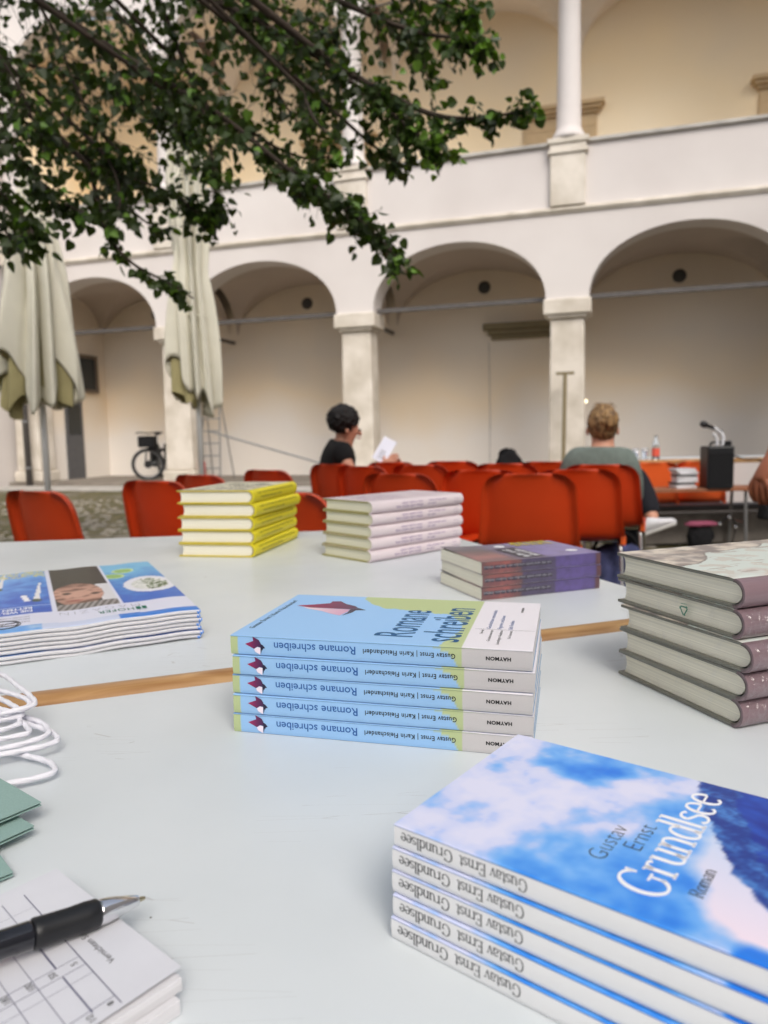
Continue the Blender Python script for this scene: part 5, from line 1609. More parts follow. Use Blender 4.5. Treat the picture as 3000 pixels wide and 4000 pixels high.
for sx in (-.09, .09):
    i = len(TJ); TJ += [(1.72 + sx, 2.5, .85, .112), (1.72 + sx, 2.5, .48, .08), (1.72 + sx, 2.5, .12, .062)]; TE += [(0, i), (i, i + 1), (i + 1, i + 2)]
baked(skin_body('trousers', TJ, TE, M_TROU, w3))
blob('hair', M_HAIRB, w3, tuple(hc + Vector((.02, .01, .05))), (.095, .095, .08), .1, 5, 4, 3)
face(w3, hc, f_, M_LIP, M_EYE, .09)
blob('nose', M_SKIN_TAN, w3, tuple(hc + f_ * .10 + Vector((0, 0, -.02))), (.016, .016, .02), 0, sub=2)
for sx in (-.09, .09): sneaker(w3, (1.74 + sx, 2.54, 0), (1.60 + sx, 2.34, 0))
mb = MB(); mb.box(-.075, .075, -.02, .02, -.035, .012); 
case = tag(mb.build('camera_case', M_BLACKC, None, bevel=.008, loc=(1.275, 2.31, .685), rot=(0, R(8), R(10))), 'small black case held under the hanging hand at the right edge', 'case')

# ------------------------------------------------------------------ things on and round the chairs
bp = thing('backpack', 'black bag standing on a chair in the far row', 'bag', (.80, 4.62, .43))
blob('bag_body', M_BLACKC, bp, (0, 0, .22), (.10, .08, .205), .14, 3, 4, 2)
mb = MB(); mb.tube(smooth_pts([(-.06, 0, .38), (-.05, -.02, .415), (.0, -.02, .42), (.04, -.01, .385)], 4), .008, 6); mb.build('handle', M_BLACKC, bp)
mb = MB(); mb.tube(smooth_pts([(.05, -.05, .36), (.085, -.07, .30), (.09, -.08, .1)], 4), .01, 6); mb.build('strap', M_BLACKC, bp)
hb = thing('shoulder_bag', 'dark blue patterned bag on the ground under the aisle chairs', 'bag', (1.18, 3.65, 0))
blob('bag_body', mat('navy_patterned_cloth', S(34, 38, 62), rough=.9, col2=S(86, 92, 140), vscale=9), hb, (0, 0, .19), (.2, .14, .19), .15, 3, 4, 4)
mb = MB(); mb.tube(smooth_pts([(-.13, 0, .32), (-.08, 0, .42), (.06, 0, .43), (.12, 0, .33)], 5), .009, 6); mb.build('handle', M_BLACKC, hb)

# ------------------------------------------------------------------ stage side: bench, table, speaker, microphone, bottle, glasses
ec = thing('filler_case', 'long dark case added behind the bench to fill the dark under it', 'case', (2.75, 6.03, 0), R(3))  # added box, fills the dark space under the bench
mb = MB(); mb.box(-.75, .75, -.09, .09, .02, .30); mb.build('case_body', mat('scuffed_grey_case', S(110, 104, 98), rough=.8, vary=.3, vscale=6), ec, bevel=.01)
mb = MB(); mb.box(-.76, .76, -.1, .1, .301, .34); mb.build('lid', M_DOORDARK, ec, bevel=.01)
bench = thing('bench', 'low brown timber bench on steel trestles in front of the white stage table', 'bench', (2.55, 5.75, 0), R(3))
for k in range(3):
    mb = MB(); mb.box(-.75, .95, -.15 + k * .102, -.052 + k * .102, .475, .5); mb.build('plank', M_PLANK, bench, bevel=.004)
for x in (-.55, .28, .8):
    mb = MB(); mb.tube([(x, -.13, 0), (x, -.1, .474)], .013, 8); mb.tube([(x, .13, 0), (x, .1, .474)], .013, 8); mb.tube([(x, -.12, .22), (x, .12, .22)], .01, 6); mb.build('trestle', M_STEEL, bench)
mb = MB(); mb.tube([(-.55, 0, .3), (.8, 0, .3)], .014, 8); mb.build('brace_bar', M_IRON, bench)
st = thing('stage_table', 'long white stage table with a wooden edge beyond the bench', 'table', (3.0, 6.75, 0), R(2))
mb = MB(); mb.box(-.95, 1.2, -.25, .5, .672, .695); mb.build('table_top', M_TABLE, st)
mb = MB(); mb.box(-.97, 1.22, -.285, -.251, .655, .70); mb.build('edge_strip', M_WOOD, st, bevel=.01)
for x in (-.9, 1.1):
    for y in (-.2, .45):
        mb = MB(); mb.tube([(x, y, 0), (x, y, .671)], .015, 8); mb.build('leg', M_STEEL, st)
pl = thing('wall_board', 'white board standing in for the wall below the stage table at the right', 'panel', (3.05, 6.36, 0))  # added board, stands in for the pale wall under the table
mb = MB(); mb.box(-.25, .45, 0, .02, .25, .66); mb.build('board', M_WALL, pl)
for x in (-.2, .4):
    mb = MB(); mb.box(x - .02, x + .02, -.1, .12, 0, .25); mb.build('foot', M_STEEL, pl)
spk = thing('speaker', 'black portable speaker box standing on the bench', 'speaker', (2.60, 5.66, .501), R(-4))
mb = MB(); mb.box(-.10, .10, -.09, .09, 0, .325); mb.build('cabinet', M_BLACK, spk, bevel=.012)
mb = MB(); mb.box(-.088, .088, -.096, -.0905, .03, .27); mb.build('grille', M_BLACKC, spk)
mb = MB(); mb.tube(smooth_pts([(-.05, 0, .325), (-.04, 0, .352), (.04, 0, .352), (.05, 0, .325)], 4), .008, 6); mb.build('handle', M_BLACK, spk)
mb = MB(); mb.lathe([(.03, .325), (.03, .36), (.02, .365)], 10, mat=Matrix.Translation((.085, .02, 0))); mb.build('knob', M_BLACK, spk)
mic = thing('microphone', 'microphone resting on a curved white holder above the black speaker', 'microphone', (2.60, 5.66, .826), R(-4))
mb = MB(); mb.tube(smooth_pts([(.035, 0, 0), (.045, 0, .06), (.02, 0, .11), (-.03, 0, .14)], 5), .013, 8); mb.tube(smooth_pts([(-.005, 0, 0), (-.005, 0, .05), (-.03, 0, .1)], 5), .012, 8); mb.build('holder', M_SHOE, mic, smooth=True)
mb = MB(); Mx = Matrix.Translation((-.02, 0, .135)) @ Matrix.Rotation(R(-68), 4, 'Y')
mb.lathe([(.010, -.06), (.012, .0), (.015, .06), (.024, .075), (.027, .095), (.02, .115), (.006, .122)], 12, mat=Mx); mb.build('microphone_body', M_BLACK, mic, smooth=True)
cb = MB(); cb.tube(smooth_pts([(2.70, 5.66, .76), (2.82, 5.66, .72), (2.95, 5.68, .71), (3.15, 5.8, .60), (3.3, 5.9, .2), (3.5, 6.0, .01)], 6), .006, 6)
tag(cb.build('cable', M_BLACK), 'black cable running right from the speaker on the bench', 'cable')
bo = thing('bottle', 'clear glass bottle with an orange red label on the stage table', 'bottle', (2.475, 6.6, .696))
M_GLASS = mat('clear_glass', (.9, .92, .92), rough=.05, trans=.95)
mb = MB(); mb.lathe([(.001, 0), (.034, 0), (.034, .12), (.028, .15), (.014, .18), (.013, .215), (.001, .215)], 16, cap=False); mb.build('glass_body', M_GLASS, bo, smooth=True)
mb = MB(); mb.lathe([(.0348, .03), (.0348, .10)], 16, cap=False); mb.build('bottle_label', mat('orange_red_label', S(226, 92, 70), rough=.6), bo, smooth=True)
for k, (x, lab) in enumerate(((2.30, 'leftmost drinking glass on the stage table'), (2.38, 'drinking glass nearest the bottle on the stage table'))):
    gl = thing('drinking_glass', lab, 'glass', (x, 6.62, .696), 0, 'glasses on the stage table')
    mb = MB(); mb.lathe([(.001, .004), (.026, .004), (.03, .10), (.032, .10), (.029, 0), (.001, 0)], 14, cap=False); mb.build('glass_body', M_GLASS, gl, smooth=True)
pb = thing('paper_pile', 'untidy pile of white and black papers on the bench between the orange chairs', 'papers', (2.36, 5.70, .501))
for k in range(10):
    mb = MB(); mb.box(-.08, .08, -.06, .06, 0, .015, mat=Matrix.Translation((random.uniform(-.015, .015), 0, .0155 * k)) @ Matrix.Rotation(R(random.uniform(-14, 14)), 4, 'Z'))
    mb.build('booklet', (M_SHOE, M_SHOE, M_BLACK, M_PAGEW)[(k * 3) % 4], pb)
rb = thing('handbag', 'pink and black bag with shiny studs under the bench', 'bag', (2.44, 5.55, 0))
blob('bag_body', M_BLACKC, rb, (0, 0, .13), (.10, .06, .12), .18, 3, 4, 8)
blob('flap', mat('pink_cloth', S(150, 74, 98), rough=.8), rb, (-.0, -.01, .235), (.13, .06, .022), .3, 4, 3, 8)
for (x, z) in ((.10, .24), (.17, .29), (.22, .215)):
    mb = MB(); mb.lathe([(.001, 0), (.014, .003), (.014, .01), (.001, .013)], 10, mat=Matrix.Translation((x, -.1, z)) @ Matrix.Rotation(R(60), 4, 'X'), cap=False); mb.build('stud', M_CHROME, rb, smooth=True)
mb = MB(); mb.tube(smooth_pts([(.1, -.09, .24), (.17, -.09, .29), (.225, -.09, .22), (.2, -.05, .02)], 5), .005, 5); mb.build('strap', M_BLACKC, rb)

# ------------------------------------------------------------------ closed parasols
M_CLOTH = None
def cloth_mat():
    m = mat('cream_parasol_cloth', S(226, 223, 207), rough=.9, vary=.05, vscale=3, bump=.15, bscale=250, bdist=.002)
    N, L = m.node_tree.nodes, m.node_tree.links
    b = N['Principled BSDF']; tr = N.new('ShaderNodeBsdfTranslucent'); tr.inputs[0].default_value = (*S(196, 186, 128), 1)
    mx = N.new('ShaderNodeMixShader'); mx.inputs[0].default_value = .22
    L.new(b.outputs[0], mx.inputs[1]); L.new(tr.outputs[0], mx.inputs[2]); L.new(mx.outputs[0], N['Material Output'].inputs['Surface'])
    return m
M_CLOTH = cloth_mat()
M_CLOTH_IN = mat('olive_cloth_underside', S(152, 144, 104), rough=.95, vary=.1, vscale=4)  # darker olive tone for the underside of the same cloth
def parasol(label, x, y, prof, tips, seed, pole_h, tie=None, inner=()):
    t = thing('parasol', label, 'parasol', (x, y, 0), 0, 'closed parasols')
    rnd = random.Random(seed); nf = 11
    ph = [rnd.uniform(-.3, .3) for _ in range(nf)]
    def fn(u, v, tips=tips, k_=1.0):
        a = 2 * PI * u
        zt, zb = prof[0][1], prof[-1][1]
        fold = abs(math.sin(a * nf / 2 + ph[0] * 2 + .25 * math.sin(v * 5 + seed)))       # pleats
        tp = 0
        for (ta, td, tw) in tips:
            dd = (a - ta + PI) % (2 * PI) - PI
            tp += td * math.exp(-(dd / tw) ** 2)
        tp += .05 * math.sin(a * 5 + seed) + .04 * math.sin(a * 9 + 2 * seed)
        z = zt + (zb - tp - zt) * v
        rr = interp(v, [k / (len(prof) - 1) for k in range(len(prof))], [p[0] for p in prof])
        am = .55 * min(1, v * 1.6 + .3)
        q2 = noise.noise(Vector((math.cos(a) * 2.2, math.sin(a) * 2.2, v * 1.6 + seed * 7)))
        rr *= (1 - am) * .9 + am * fold ** .75 * 1.25 + .34 * q2 * (v + .2) + .09 * math.sin(a * 17 + seed + v * 3)
        sway = .02 * math.sin(v * 3 + seed)
        rr *= k_
        return (rr * math.cos(a) + sway, rr * math.sin(a), z)
    mb = MB(); mb.grid(lambda u, v: fn(u + .006, .55 + .45 * v, inner, .84), 160, 24, flip=True)
    oi = mb.build('inner_cloth', M_CLOTH_IN, t, smooth=True)
    mb = MB(); mb.grid(fn, 200, 46, flip=True)
    o = mb.build('canopy', M_CLOTH, t, smooth=True)
    so_ = o.modifiers.new('thick', 'SOLIDIFY'); so_.thickness = .003
    mb = MB(); mb.tube([(0, 0, .02), (0, 0, pole_h)], .03, 12); mb.build('pole', mat_cache('white_pole_paint', C8(232, 234, 238), rough=.4), t, smooth=True)
    mb = MB(); mb.lathe([(.3, 0), (.3, .05), (.06, .07), (.05, .3), (.03, .31)], 20); mb.build('base', M_STONE2, t)
    mb = MB()
    for k in range(8):
        a = 2 * PI * k / 8; mb.tube([(.03 * math.cos(a), .03 * math.sin(a), pole_h - .1), (.07 * math.cos(a), .07 * math.sin(a), prof[-1][1] + .25)], .007, 5)
    mb.build('ribs', M_STEEL, t)
    if tie:
        mb = MB(); mb.tube([((tie[0] + .004 * math.sin(5 * k)) * math.cos(2 * PI * k / 24) + .02 * math.sin(3 * .45 + seed), tie[0] * math.sin(2 * PI * k / 24), tie[1] + .012 * math.sin(2 * PI * k / 24 * 2)) for k in range(24)], .008, 6, closed=True); mb.build('tie_strap', M_CLOTH, t)
    return t
parasol('closed cream parasol at the left edge, wide with drooping folded corners', -3.24, 7.0,
        [(.05, 3.5), (.13, 3.2), (.19, 2.85), (.24, 2.5), (.28, 2.1), (.315, 1.75), (.335, 1.40)], [(R(-116), -.36, .38), (R(-76), .16, .2), (R(-50), .10, .16), (R(-22), -.26, .22), (R(6), .06, .2), (R(180), .1, .4), (R(60), .1, .3)], 1, 3.5,
        inner=[(R(-116), .20, .35), (R(-60), -.1, .2), (R(-20), .12, .3), (R(60), -.1, .6), (R(150), -.1, .5)])
parasol('closed cream parasol tied in at half height, in front of the second column', -2.0, 8.0,
        [(.05, 4.5), (.16, 4.1), (.20, 3.5), (.205, 2.8), (.19, 2.45), (.15, 2.27), (.20, 2.1), (.235, 1.85), (.25, 1.6), (.25, 1.42)], [(R(-135), -.34, .36), (R(-100), -.02, .2), (R(-40), .16, .4), (R(0), .10, .4), (R(90), .1, .5)], 4, 4.5, tie=(.172, 2.27),
        inner=[(R(-130), .06, .3), (R(-95), .12, .18), (R(-40), -.1, .5), (R(90), -.1, .8)])

# ------------------------------------------------------------------ downpipe, ladder, poles, bicycle
p0 = LW(-8.03, -.16, 0)
dp = thing('downpipe', 'grey metal post beside the leftmost stone column', 'post', tuple(p0))
mb = MB(); mb.tube([(0, 0, 0), (0, 0, 4.6)], .065, 12); mb.build('pipe', M_IRON, dp, smooth=True)
for z in (.4, 1.4, 2.9):
    mb = MB(); mb.lathe([(.078, z), (.078, z + .05)], 12); mb.build('bracket', M_STEEL, dp)
q = LW(-3.98, .75, .1)
lad = thing('step_ladder', 'aluminium step ladder standing open beside the second column', 'ladder', tuple(q), R(-10))
for s_ in (-1, 1):
    mb = MB(); mb.tube([(s_ * .25, -.35, 0), (s_ * .16, 0, 1.75)], .018, 6); mb.build('front_rail', M_STEEL, lad)
    mb = MB(); mb.tube([(s_ * .25, .45, 0), (s_ * .16, .02, 1.75)], .015, 6); mb.build('rear_rail', M_STEEL, lad)
for k in range(6):
    z = .25 + k * .26; f = z / 1.75; mb = MB(); w_ = .25 - .09 * f
    mb.box(-w_, w_, -.35 + .35 * f - .03, -.35 + .35 * f + .03, z, z + .022); mb.build('step', M_STEEL, lad)
q = LW(-4.05, .35, .1)
ex_ = thing('fire_extinguisher', 'small red extinguisher on the floor beside the step ladder', 'extinguisher', tuple(q))
mb = MB(); mb.lathe([(.06, 0), (.065, .03), (.065, .38), (.03, .44), (.02, .47)], 14); mb.build('cylinder_body', mat('red_paint', S(168, 40, 44), rough=.4), ex_, smooth=True)
mb = MB(); mb.box(-.03, .05, -.01, .01, .47, .49); mb.box(-.02, .06, -.01, .01, .51, .53); mb.build('handle', M_BLACK, ex_)
mb = MB(); a, b = LW(-3.9, .45, 1.13), LW(-.25, .45, .12); mb.tube([a, b], .02, 8)
tag(mb.build('sloping_pole', M_STEEL), 'long grey pole sloping from the ladder down to the right', 'pole')
mb = MB()
a, b = Vector((2.995, 12.1, .02)), Vector((3.11, 12.45, 1.96))
tp = thing('wooden_rake', 'wooden T shaped pole leaning against the third column', 'rake', tuple(a))
mb.tube([(0, 0, 0), tuple(b - a)], .035, 8); mb.build('shaft', M_LINTEL2, tp)
mb = MB(); mb.box(-.15, .15, -.02, .02, -.025, .025, mat=Matrix.Translation(b - a) @ Matrix.Rotation(R(-16), 4, 'Z')); mb.build('crosspiece', M_LINTEL2, tp)
lp = thing('glow_spot', 'small glowing disc added for a bright reflection right of the third column', 'glow', tuple(LW(3.62, 1.2, 0)), -AA)
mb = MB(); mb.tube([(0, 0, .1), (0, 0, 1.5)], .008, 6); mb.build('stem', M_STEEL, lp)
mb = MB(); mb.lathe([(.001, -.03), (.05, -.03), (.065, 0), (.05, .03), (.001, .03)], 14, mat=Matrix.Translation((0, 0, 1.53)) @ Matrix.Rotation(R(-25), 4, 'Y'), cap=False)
mb.build('glow_disc', mat('glow_spot_glass', S(250, 232, 190), rough=.4, emit=(1, .85, .6), estr=1.6), lp, smooth=True)  # glowing disc added for the bright spot of a window reflection

# bicycle seen from the front wheel, standing under the arcade
bk = thing('bicycle', 'dark bicycle parked under the leftmost arch, front wheel turned', 'bicycle', tuple(LW(-5.67, .80, .1)), R(90))
def ring(mb, R_, r_, Mx, n=36):
    mb.tube([tuple(Mx @ Vector((R_ * math.cos(2 * PI * k / n), 0, R_ * math.sin(2 * PI * k / n)))) for k in range(n)], r_, 8, closed=True)
for nm, x, rz in (('front_wheel', 0, R(-74)), ('rear_wheel', 1.08, 0)):
    Mx = Matrix.Translation((x, 0, .345)) @ Matrix.Rotation(rz, 4, 'Z')
    mb = MB(); ring(mb, .325, .034, Mx); wh = mb.build('tyre', M_BLACK, bk, smooth=True)
    mb = MB(); ring(mb, .288, .012, Mx); mb.build('rim', M_STEEL, wh, smooth=True)
    mb = MB()
    for k in range(18):
        a = 2 * PI * k / 18; mb.tube([tuple(Mx @ Vector((.02 * math.cos(a + .4), .02 * (-1) ** k, .02 * math.sin(a + .4)))), tuple(Mx @ Vector((.3 * math.cos(a), 0, .3 * math.sin(a))))], .0012, 3)
    mb.build('spokes', M_STEEL, wh)
    mb = MB(); mb.lathe([(.085, -.035), (.085, .035)], 14, mat=Mx @ Matrix.Rotation(R(90), 4, 'X')); mb.build('hub', M_BLACK, wh)
mb = MB()
for P in ([(.14, 0, .80), (.50, 0, .30)], [(.50, 0, .30), (.66, 0, .62)], [(.66, 0, .62), (.70, 0, .78)], [(.16, 0, .70), (.60, 0, .48)], [(.50, 0, .30), (1.08, .0, .345)], [(.66, 0, .62), (1.08, 0, .345)]):
    mb.tube(P, .04 if P[0][0] < .6 else .02, 8)
mb.build('frame', mat('dark_teal_paint', S(26, 36, 44), rough=.35), bk, smooth=True)
mb = MB(); mb.tube([(.0, .06, .345), (.08, .05, .68), (.13, 0, .72), (.11, 0, .98)], .017, 8); mb.tube([(.0, -.06, .345), (.08, -.05, .68)], .015, 8); mb.build('fork', M_BLACK, bk, smooth=True)
mb = MB(); mb.tube(smooth_pts([(.20, .30, 1.03), (.12, .2, 1.05), (.10, 0, 1.03), (.12, -.2, 1.05), (.20, -.30, 1.03)], 4), .013, 8); mb.build('handlebar', M_BLACK, bk, smooth=True)
blob('saddle', M_BLACK, bk, (.76, 0, 1.02), (.14, .07, .035), .05, 2, 3, 1)
mb = MB(); mb.tube([(.66, 0, .62), (.74, 0, 1.0)], .014, 8); mb.build('seat_post', M_STEEL, bk)
mb = MB(); mb.box(-.14, .12, -.19, .17, .72, .97); mb.build('front_bag', M_BLACKC, bk, bevel=.03)
mb = MB(); mb.box(.40, .62, -.09, .09, .28, .74); mb.build('battery', M_BLACK, bk, bevel=.02)
for s_ in (-1, 1):
    mb = MB(); mb.box(.85, 1.2, s_ * .17 - .07, s_ * .17 + .07, .38, .80); mb.build('pannier', M_BLACKC, bk, bevel=.03)
BR = [([[-1.573, 2.9, 2.824], [-1.243, 2.869, 2.578], [-0.986, 2.837, 2.396], [-0.721, 2.806, 2.225], [-0.532, 2.775, 2.093], [-0.347, 2.744, 1.935], [-0.163, 2.712, 1.797], [-0.026, 2.681, 1.679], [0.089, 2.65, 1.545]], 0.1918, 0.0447, 1.0),
 ([[-1.172, 3.1, 2.991], [-0.767, 3.058, 2.732], [-0.463, 3.017, 2.572], [-0.214, 2.975, 2.405], [-0.019, 2.933, 2.242], [0.125, 2.892, 2.11], [0.237, 2.85, 1.999]], 0.1777, 0.0503, 1.15),
 ([[-0.166, 3.0, 2.398], [0.031, 2.938, 2.261], [0.222, 2.875, 2.148], [0.406, 2.812, 2.109], [0.558, 2.75, 2.115]], 0.1191, 0.0341, 0.9),
 ([[-0.602, 3.3, 3.062], [-0.279, 3.25, 2.835], [-0.013, 3.2, 2.682], [0.194, 3.15, 2.582], [0.346, 3.1, 2.534], [0.441, 3.05, 2.468]], 0.1746, 0.0562, 0.95),
 ([[-0.396, 3.4, 3.173], [-0.01, 3.317, 2.93], [0.255, 3.233, 2.755], [0.425, 3.15, 2.637]], 0.12, 0.0552, 0.8),
 ([[-1.95, 3.3, 2.471], [-1.496, 3.25, 2.305], [-1.266, 3.2, 2.157], [-1.039, 3.15, 2.043], [-0.837, 3.1, 1.951], [-0.704, 3.05, 1.833]], 0.1237, 0.0536, 0.75),
 ([[-1.719, 2.9, 2.221], [-1.406, 2.837, 2.062], [-1.261, 2.775, 1.927], [-1.147, 2.712, 1.815], [-1.034, 2.65, 1.75]], 0.1151, 0.0588, 0.75),
 ([[-1.626, 2.8, 2.015], [-1.359, 2.717, 1.847], [-1.234, 2.633, 1.723], [-1.173, 2.55, 1.648]], 0.1111, 0.0568, 0.8),
 ([[-1.177, 3.1, 2.068], [-1.127, 3.05, 1.881], [-1.074, 3.0, 1.756], [-0.971, 2.95, 1.643], [-0.829, 2.9, 1.561], [-0.715, 2.85, 1.487]], 0.0547, 0.0327, 0.55),
 ([[-1.674, 3.5, 3.155], [-1.439, 3.438, 2.794], [-1.318, 3.375, 2.493], [-1.194, 3.312, 2.283], [-1.047, 3.25, 2.13]], 0.2624, 0.1278, 1.0),
 ([[-1.088, 3.3, 3.07], [-0.904, 3.25, 2.786], [-0.796, 3.2, 2.506], [-0.708, 3.15, 2.28], [-0.674, 3.1, 2.069], [-0.651, 3.05, 1.862]], 0.1746, 0.0736, 0.9),
 ([[-0.775, 3.6, 3.256], [-0.656, 3.538, 2.943], [-0.538, 3.475, 2.689], [-0.4, 3.413, 2.417], [-0.274, 3.35, 2.238]], 0.2223, 0.1022, 0.8),
 ([[-1.688, 3.0, 2.752], [-1.466, 2.917, 2.472], [-1.315, 2.833, 2.248], [-1.222, 2.75, 2.06]], 0.2381, 0.1461, 1.1),
 ([[-1.684, 3.8, 3.458], [-1.369, 3.737, 3.126], [-1.151, 3.675, 2.892], [-0.999, 3.612, 2.618], [-0.897, 3.55, 2.372]], 0.2514, 0.1388, 0.9),
 ([[-0.651, 3.4, 2.384], [-0.472, 3.317, 2.229], [-0.299, 3.233, 2.131], [-0.195, 3.15, 2.109]], 0.09, 0.0414, 0.45),
 ([[-1.703, 3.0, 1.945], [-1.447, 2.875, 1.777], [-1.334, 2.75, 1.65]], 0.0794, 0.0487, 0.5),
 ([[-1.329, 3.5, 2.213], [-1.189, 3.417, 2.059], [-1.041, 3.333, 1.92], [-0.929, 3.25, 1.852]], 0.0926, 0.0497, 0.5),
 ([[-0.235, 3.2, 2.364], [-0.075, 3.117, 2.185], [0.028, 3.033, 2.071], [0.086, 2.95, 2.001]], 0.1129, 0.0584, 0.7),
 ([[-1.191, 3.8, 3.391], [-0.808, 3.717, 3.138], [-0.376, 3.633, 2.924], [-0.193, 3.55, 2.809]], 0.2011, 0.1233, 0.9),
 ([[-0.289, 3.0, 2.305], [-0.232, 2.875, 2.137], [-0.132, 2.75, 2.004]], 0.0794, 0.0487, 0.4),
 ([[-0.479, 3.0, 2.068], [-0.345, 2.875, 1.945], [-0.277, 2.75, 1.811]], 0.0397, 0.0243, 0.2),
 ([[-1.989, 3.6, 2.834], [-1.61, 3.538, 2.684], [-1.263, 3.475, 2.559], [-0.972, 3.413, 2.428], [-0.804, 3.35, 2.248]], 0.1905, 0.1022, 0.8),
 ([[-1.259, 3.2, 2.26], [-1.108, 3.117, 2.103], [-1.035, 3.033, 1.933], [-1.032, 2.95, 1.81]], 0.0847, 0.0519, 0.6),
 ([[-0.87, 3.5, 3.141], [-0.468, 3.417, 2.765], [-0.318, 3.333, 2.561], [-0.25, 3.25, 2.366]], 0.1852, 0.0994, 0.8),
 ([[-0.064, 3.4, 3.064], [0.107, 3.317, 2.764], [0.188, 3.233, 2.534], [0.223, 3.15, 2.383]], 0.12, 0.0621, 0.6)]
# ------------------------------------------------------------------ tree whose limbs hang in from the upper left
rt_ = random.Random(11)
tree = thing('lime_tree', 'leafy tree reaching in from the upper left over the courtyard, heart shaped leaves', 'tree', (-3.6, .9, 0))
TO = Vector((-3.6, .9, 0))
M_BARK = mat('dark_bark', S(66, 56, 48), rough=.95, vary=.2, vscale=12, bump=.6, bscale=40, bdist=.01)
def leaf_mat(name, c1, c2, tr):
    m = mat(name, s2l(c1), rough=.45, col2=s2l(c2), vscale=3.2, detail=2)
    N, L = m.node_tree.nodes, m.node_tree.links
    b = N['Principled BSDF']; t_ = N.new('ShaderNodeBsdfTranslucent'); t_.inputs[0].default_value = (*s2l(tr), 1)
    mx = N.new('ShaderNodeMixShader'); mx.inputs[0].default_value = .24
    L.new(b.outputs[0], mx.inputs[1]); L.new(t_.outputs[0], mx.inputs[2]); L.new(mx.outputs[0], N['Material Output'].inputs['Surface'])
    return m
M_LEAF = leaf_mat('leaf_green', C8(34, 43, 20), C8(58, 78, 27), C8(94, 130, 26))
M_LEAF2 = leaf_mat('backlit_leaf_green', C8(92, 134, 44), C8(120, 160, 60), C8(150, 196, 60))  # brighter copy, backlight at the twig tips put into the leaf colour
mb = MB(); mb.tube(smooth_pts([(0, 0, 0), (.05, .02, .9), (.0, .1, 1.8), (.12, .2, 2.7), (.3, .4, 3.5), (.5, .6, 4.4)], 4), [.19 - .0052 * k for k in range(21)], 14)
mb.build('trunk', M_BARK, tree, smooth=True)
LEAF = [(0, 0), (.26, -.05), (.47, .16), (.46, .46), (.27, .76), (0, 1.04), (-.27, .76), (-.46, .46), (-.47, .16), (-.26, -.05)]
def leaf_pts(pos, direc, nrm, size):
    d_ = direc.normalized(); n_ = (nrm - d_ * nrm.dot(d_)).normalized(); s_ = d_.cross(n_)
    out = []
    for (x, y) in LEAF:
        out.append(pos + s_ * x * size + d_ * y * size + n_ * (abs(x) * .28 - .18 * (y - .4) ** 2) * size)
    return out
LF = [(0, 1, 2, 3), (0, 3, 4, 5), (0, 5, 6, 7), (0, 7, 8, 9)]
leaves = []
twigs = MB()
camp = Vector((0, 0, HC))
for bi, (P, s0, s1, den) in enumerate(BR):
    pts = smooth_pts([Vector(p) - TO for p in P], 5)
    K = len(pts)
    # carry the limb back towards the trunk
    st_ = Vector((.25, .38, 3.3 + .25 * (bi % 5))); mid = st_.lerp(pts[0], .55) + Vector((0, 0, .12))
    full = smooth_pts([st_, mid, pts[0]], 5)[:-1] + pts
    mbb = MB(); n_ = len(full)
    rb_ = .019 if bi < 4 else .012
    mbb.tube(full, [rb_ * (1 - .85 * k / (n_ - 1)) + .0012 for k in range(n_)], 7)
    mbb.build('branch', M_BARK, tree, smooth=True)
    length = sum((pts[k + 1] - pts[k]).length for k in range(K - 1))
    nt_ = int(length * 92 * den)
    for q in range(nt_):
        f = rt_.random() ** .9
        k = f * (K - 1); i = int(min(k, K - 2)); p = pts[i].lerp(pts[i + 1], k - i)
        sp = s0 + (s1 - s0) * f
        tdir = (pts[i + 1] - pts[i]).normalized()
        v_ = Vector((rt_.gauss(0, 1), rt_.gauss(0, 1), rt_.gauss(-.2, 1))); v_ = (v_ - tdir * v_.dot(tdir) * .6)
        L_ = sp * (.3 + 1.25 * rt_.random())
        v_ = (v_.normalized() + tdir * .7).normalized() * L_
        e_ = p + v_ + Vector((0, 0, -.12 * L_))
        m_ = p.lerp(e_, .5) + Vector((0, 0, .06 * L_))
        twigs.tube([p, m_, e_], [.0016, .0012, .0008], 3, cap=False)
        nl_ = rt_.randint(3, 6)
        for a in range(nl_):
            g_ = (a + 1) / nl_
            lp_ = p.lerp(m_, g_ * 2) if g_ < .5 else m_.lerp(e_, g_ * 2 - 1)
            side = Vector((rt_.uniform(-1, 1), rt_.uniform(-1, 1), rt_.uniform(-1.3, .1)))
            dr = (v_.normalized() * .4 + side).normalized()
            nr_ = Vector((rt_.gauss(0, .7), rt_.gauss(-.35, .7), rt_.gauss(.6, .6))).normalized()
            sz = rt_.uniform(.020, .044)
            pos = lp_ + dr * .012
            tipness = (f > .9 and L_ > .5 * sp)
            leaves.append((pos, dr, nr_, sz, rt_.random() < (.34 if tipness else .08)))
print('leaves', len(leaves))
twigs.build('twigs', M_BARK, tree)['kind'] = 'stuff'
def in_view(p):
    v = cam.matrix_world.inverted() @ (p + TO)
    if v.z > -.1: return False
    x, y = v.x / -v.z, v.y / -v.z
    return abs(x) < .53 and abs(y) < .70
vis = [l for l in leaves if in_view(l[0])]
vis.sort(key=lambda l: -l[3] / max(.1, (l[0] + TO - camp).length))
big_ = set(id(l) for l in vis[:298])
protos = []
for mm in (M_LEAF, M_LEAF2):
    me = bpy.data.meshes.new('leaf')
    P = leaf_pts(Vector((0, 0, 0)), Vector((0, 1, 0)), Vector((0, 0, 1)), 1.0)
    me.from_pydata([tuple(p) for p in P], [], LF); me.materials.append(mm); me.shade_smooth(); protos.append(me)
rest = [MB(), MB()]
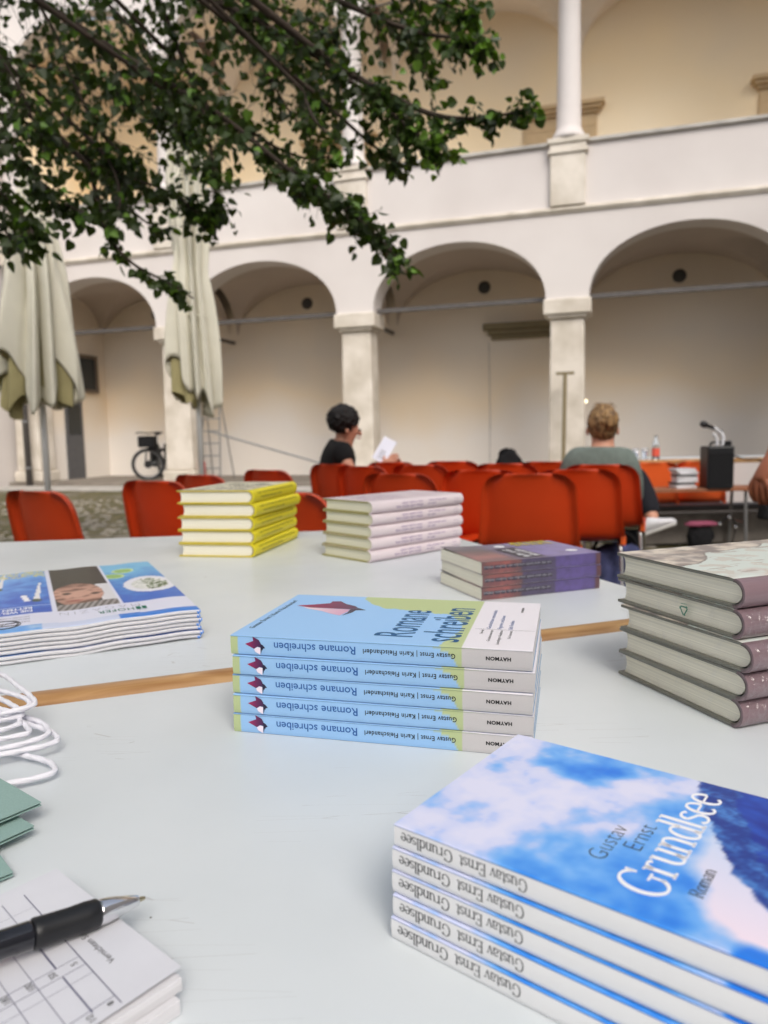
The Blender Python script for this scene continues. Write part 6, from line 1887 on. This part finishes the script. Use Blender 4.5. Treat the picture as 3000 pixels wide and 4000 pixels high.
for l in leaves:
    pos, dr, nr_, sz, is_lit = l
    if id(l) in big_:
        o = bpy.data.objects.new('leaf', protos[1 if is_lit else 0]); C.objects.link(o); o.parent = tree
        d_ = dr.normalized(); n_ = (nr_ - d_ * nr_.dot(d_)).normalized(); s_ = d_.cross(n_)
        Mx = Matrix((s_, d_, n_)).transposed().to_4x4(); Mx.translation = pos
        o.matrix_basis = Mx @ Matrix.Scale(sz, 4)
    else:
        mb_ = rest[1 if is_lit else 0]; i = len(mb_.v); mb_.v += [tuple(p) for p in leaf_pts(pos, dr, nr_, sz)]
        for f in LF: mb_.f.append(tuple(i + k for k in f)); mb_.m.append(0)
a = rest[0]; b = rest[1]; i = len(a.v); a.v += b.v; a.f += [tuple(i + k for k in f) for f in b.f]; a.m += [1] * len(b.f)
a.build('foliage', [M_LEAF, M_LEAF2], tree, smooth=True)['kind'] = 'stuff'

# crown added overhead, out of the picture, for shading the tables
cr = MB(); rc = random.Random(21)
for k in range(5200):
    while True:
        x, y, z = rc.uniform(-1, 1), rc.uniform(-1, 1), rc.uniform(-1, 1)
        if x * x + y * y + z * z < 1: break
    p = Vector((.6 + x * 5.2, -.9 + y * 4.0, 4.9 + z * 1.3))
    if noise.noise(p * .7) < -.18: continue
    if p.z < .94 + .68 * (p.y + .9) + .6 and p.y + .9 > 0 and abs(p.x - 3.6) < 4: continue
    i = len(cr.v)
    cr.v += [tuple(q) for q in leaf_pts(p, Vector((rc.gauss(0, 1), rc.gauss(0, 1), rc.gauss(-.3, .5))), Vector((rc.gauss(0, .5), rc.gauss(0, .5), 1)), rc.uniform(.09, .17))]
    for f in LF: cr.f.append(tuple(i + k2 for k2 in f)); cr.m.append(0)
cr.build('crown', M_LEAF, tree, smooth=True)['kind'] = 'stuff'
for k in range(7):
    a_ = 2 * PI * k / 7; mbb = MB()
    mbb.tube(smooth_pts([(.4, .5, 3.9 + .1 * k), (.5 + 1.5 * math.cos(a_) + .8, .2 + 1.3 * math.sin(a_) - .5, 4.8), (.6 + 4.2 * math.cos(a_), -.9 + 3.2 * math.sin(a_), 5.3)], 5), [.06 - .0055 * q for q in range(11)], 7)
    mbb.build('branch', M_BARK, tree, smooth=True)

# small weeds and stones on the courtyard ground
wd_ = MB(); rs = random.Random(5)
for k in range(1500):
    x, y = rs.uniform(-7, 5), rs.uniform(3, 12.5)
    if noise.noise(Vector((x * .6, y * .6, 0))) < 0: continue
    for q in range(3):
        a_ = rs.uniform(0, 6.28); h_ = rs.uniform(.015, .05); c_, s_ = math.cos(a_), math.sin(a_)
        wd_.poly([(x - s_ * .006, y + c_ * .006, 0), (x + s_ * .006, y - c_ * .006, 0), (x + c_ * .03, y + s_ * .03, h_)])
tag(wd_.build('weeds', mat('weed_green', S(96, 96, 52), rough=.9)), 'low weeds and moss tufts between the cobbles', 'weeds', kind='stuff')
st_ = MB()
for k in range(2600):
    x, y = rs.uniform(-7, 4.5), rs.uniform(2.8, 12)
    r_ = rs.uniform(.03, .06); n_ = 6; i0 = len(st_.v); a0 = rs.uniform(0, 1)
    for q in range(n_):
        a_ = 2 * PI * q / n_ + a0; st_.v.append((x + r_ * math.cos(a_), y + r_ * .8 * math.sin(a_), -.002))
    for q in range(n_):
        a_ = 2 * PI * q / n_ + a0; st_.v.append((x + r_ * .7 * math.cos(a_), y + r_ * .55 * math.sin(a_), rs.uniform(.008, .014)))
    for q in range(n_): st_.f.append((i0 + q, i0 + (q + 1) % n_, i0 + n_ + (q + 1) % n_, i0 + n_ + q)); st_.m.append(0)
    st_.f.append(tuple(i0 + n_ + q for q in range(n_))); st_.m.append(0)
tag(st_.build('cobbles', mat('cobble_stone', S(150, 143, 132), rough=.9, vary=.15, vscale=6)), 'worn round cobbles set in the mossy ground', 'cobbles', kind='stuff')
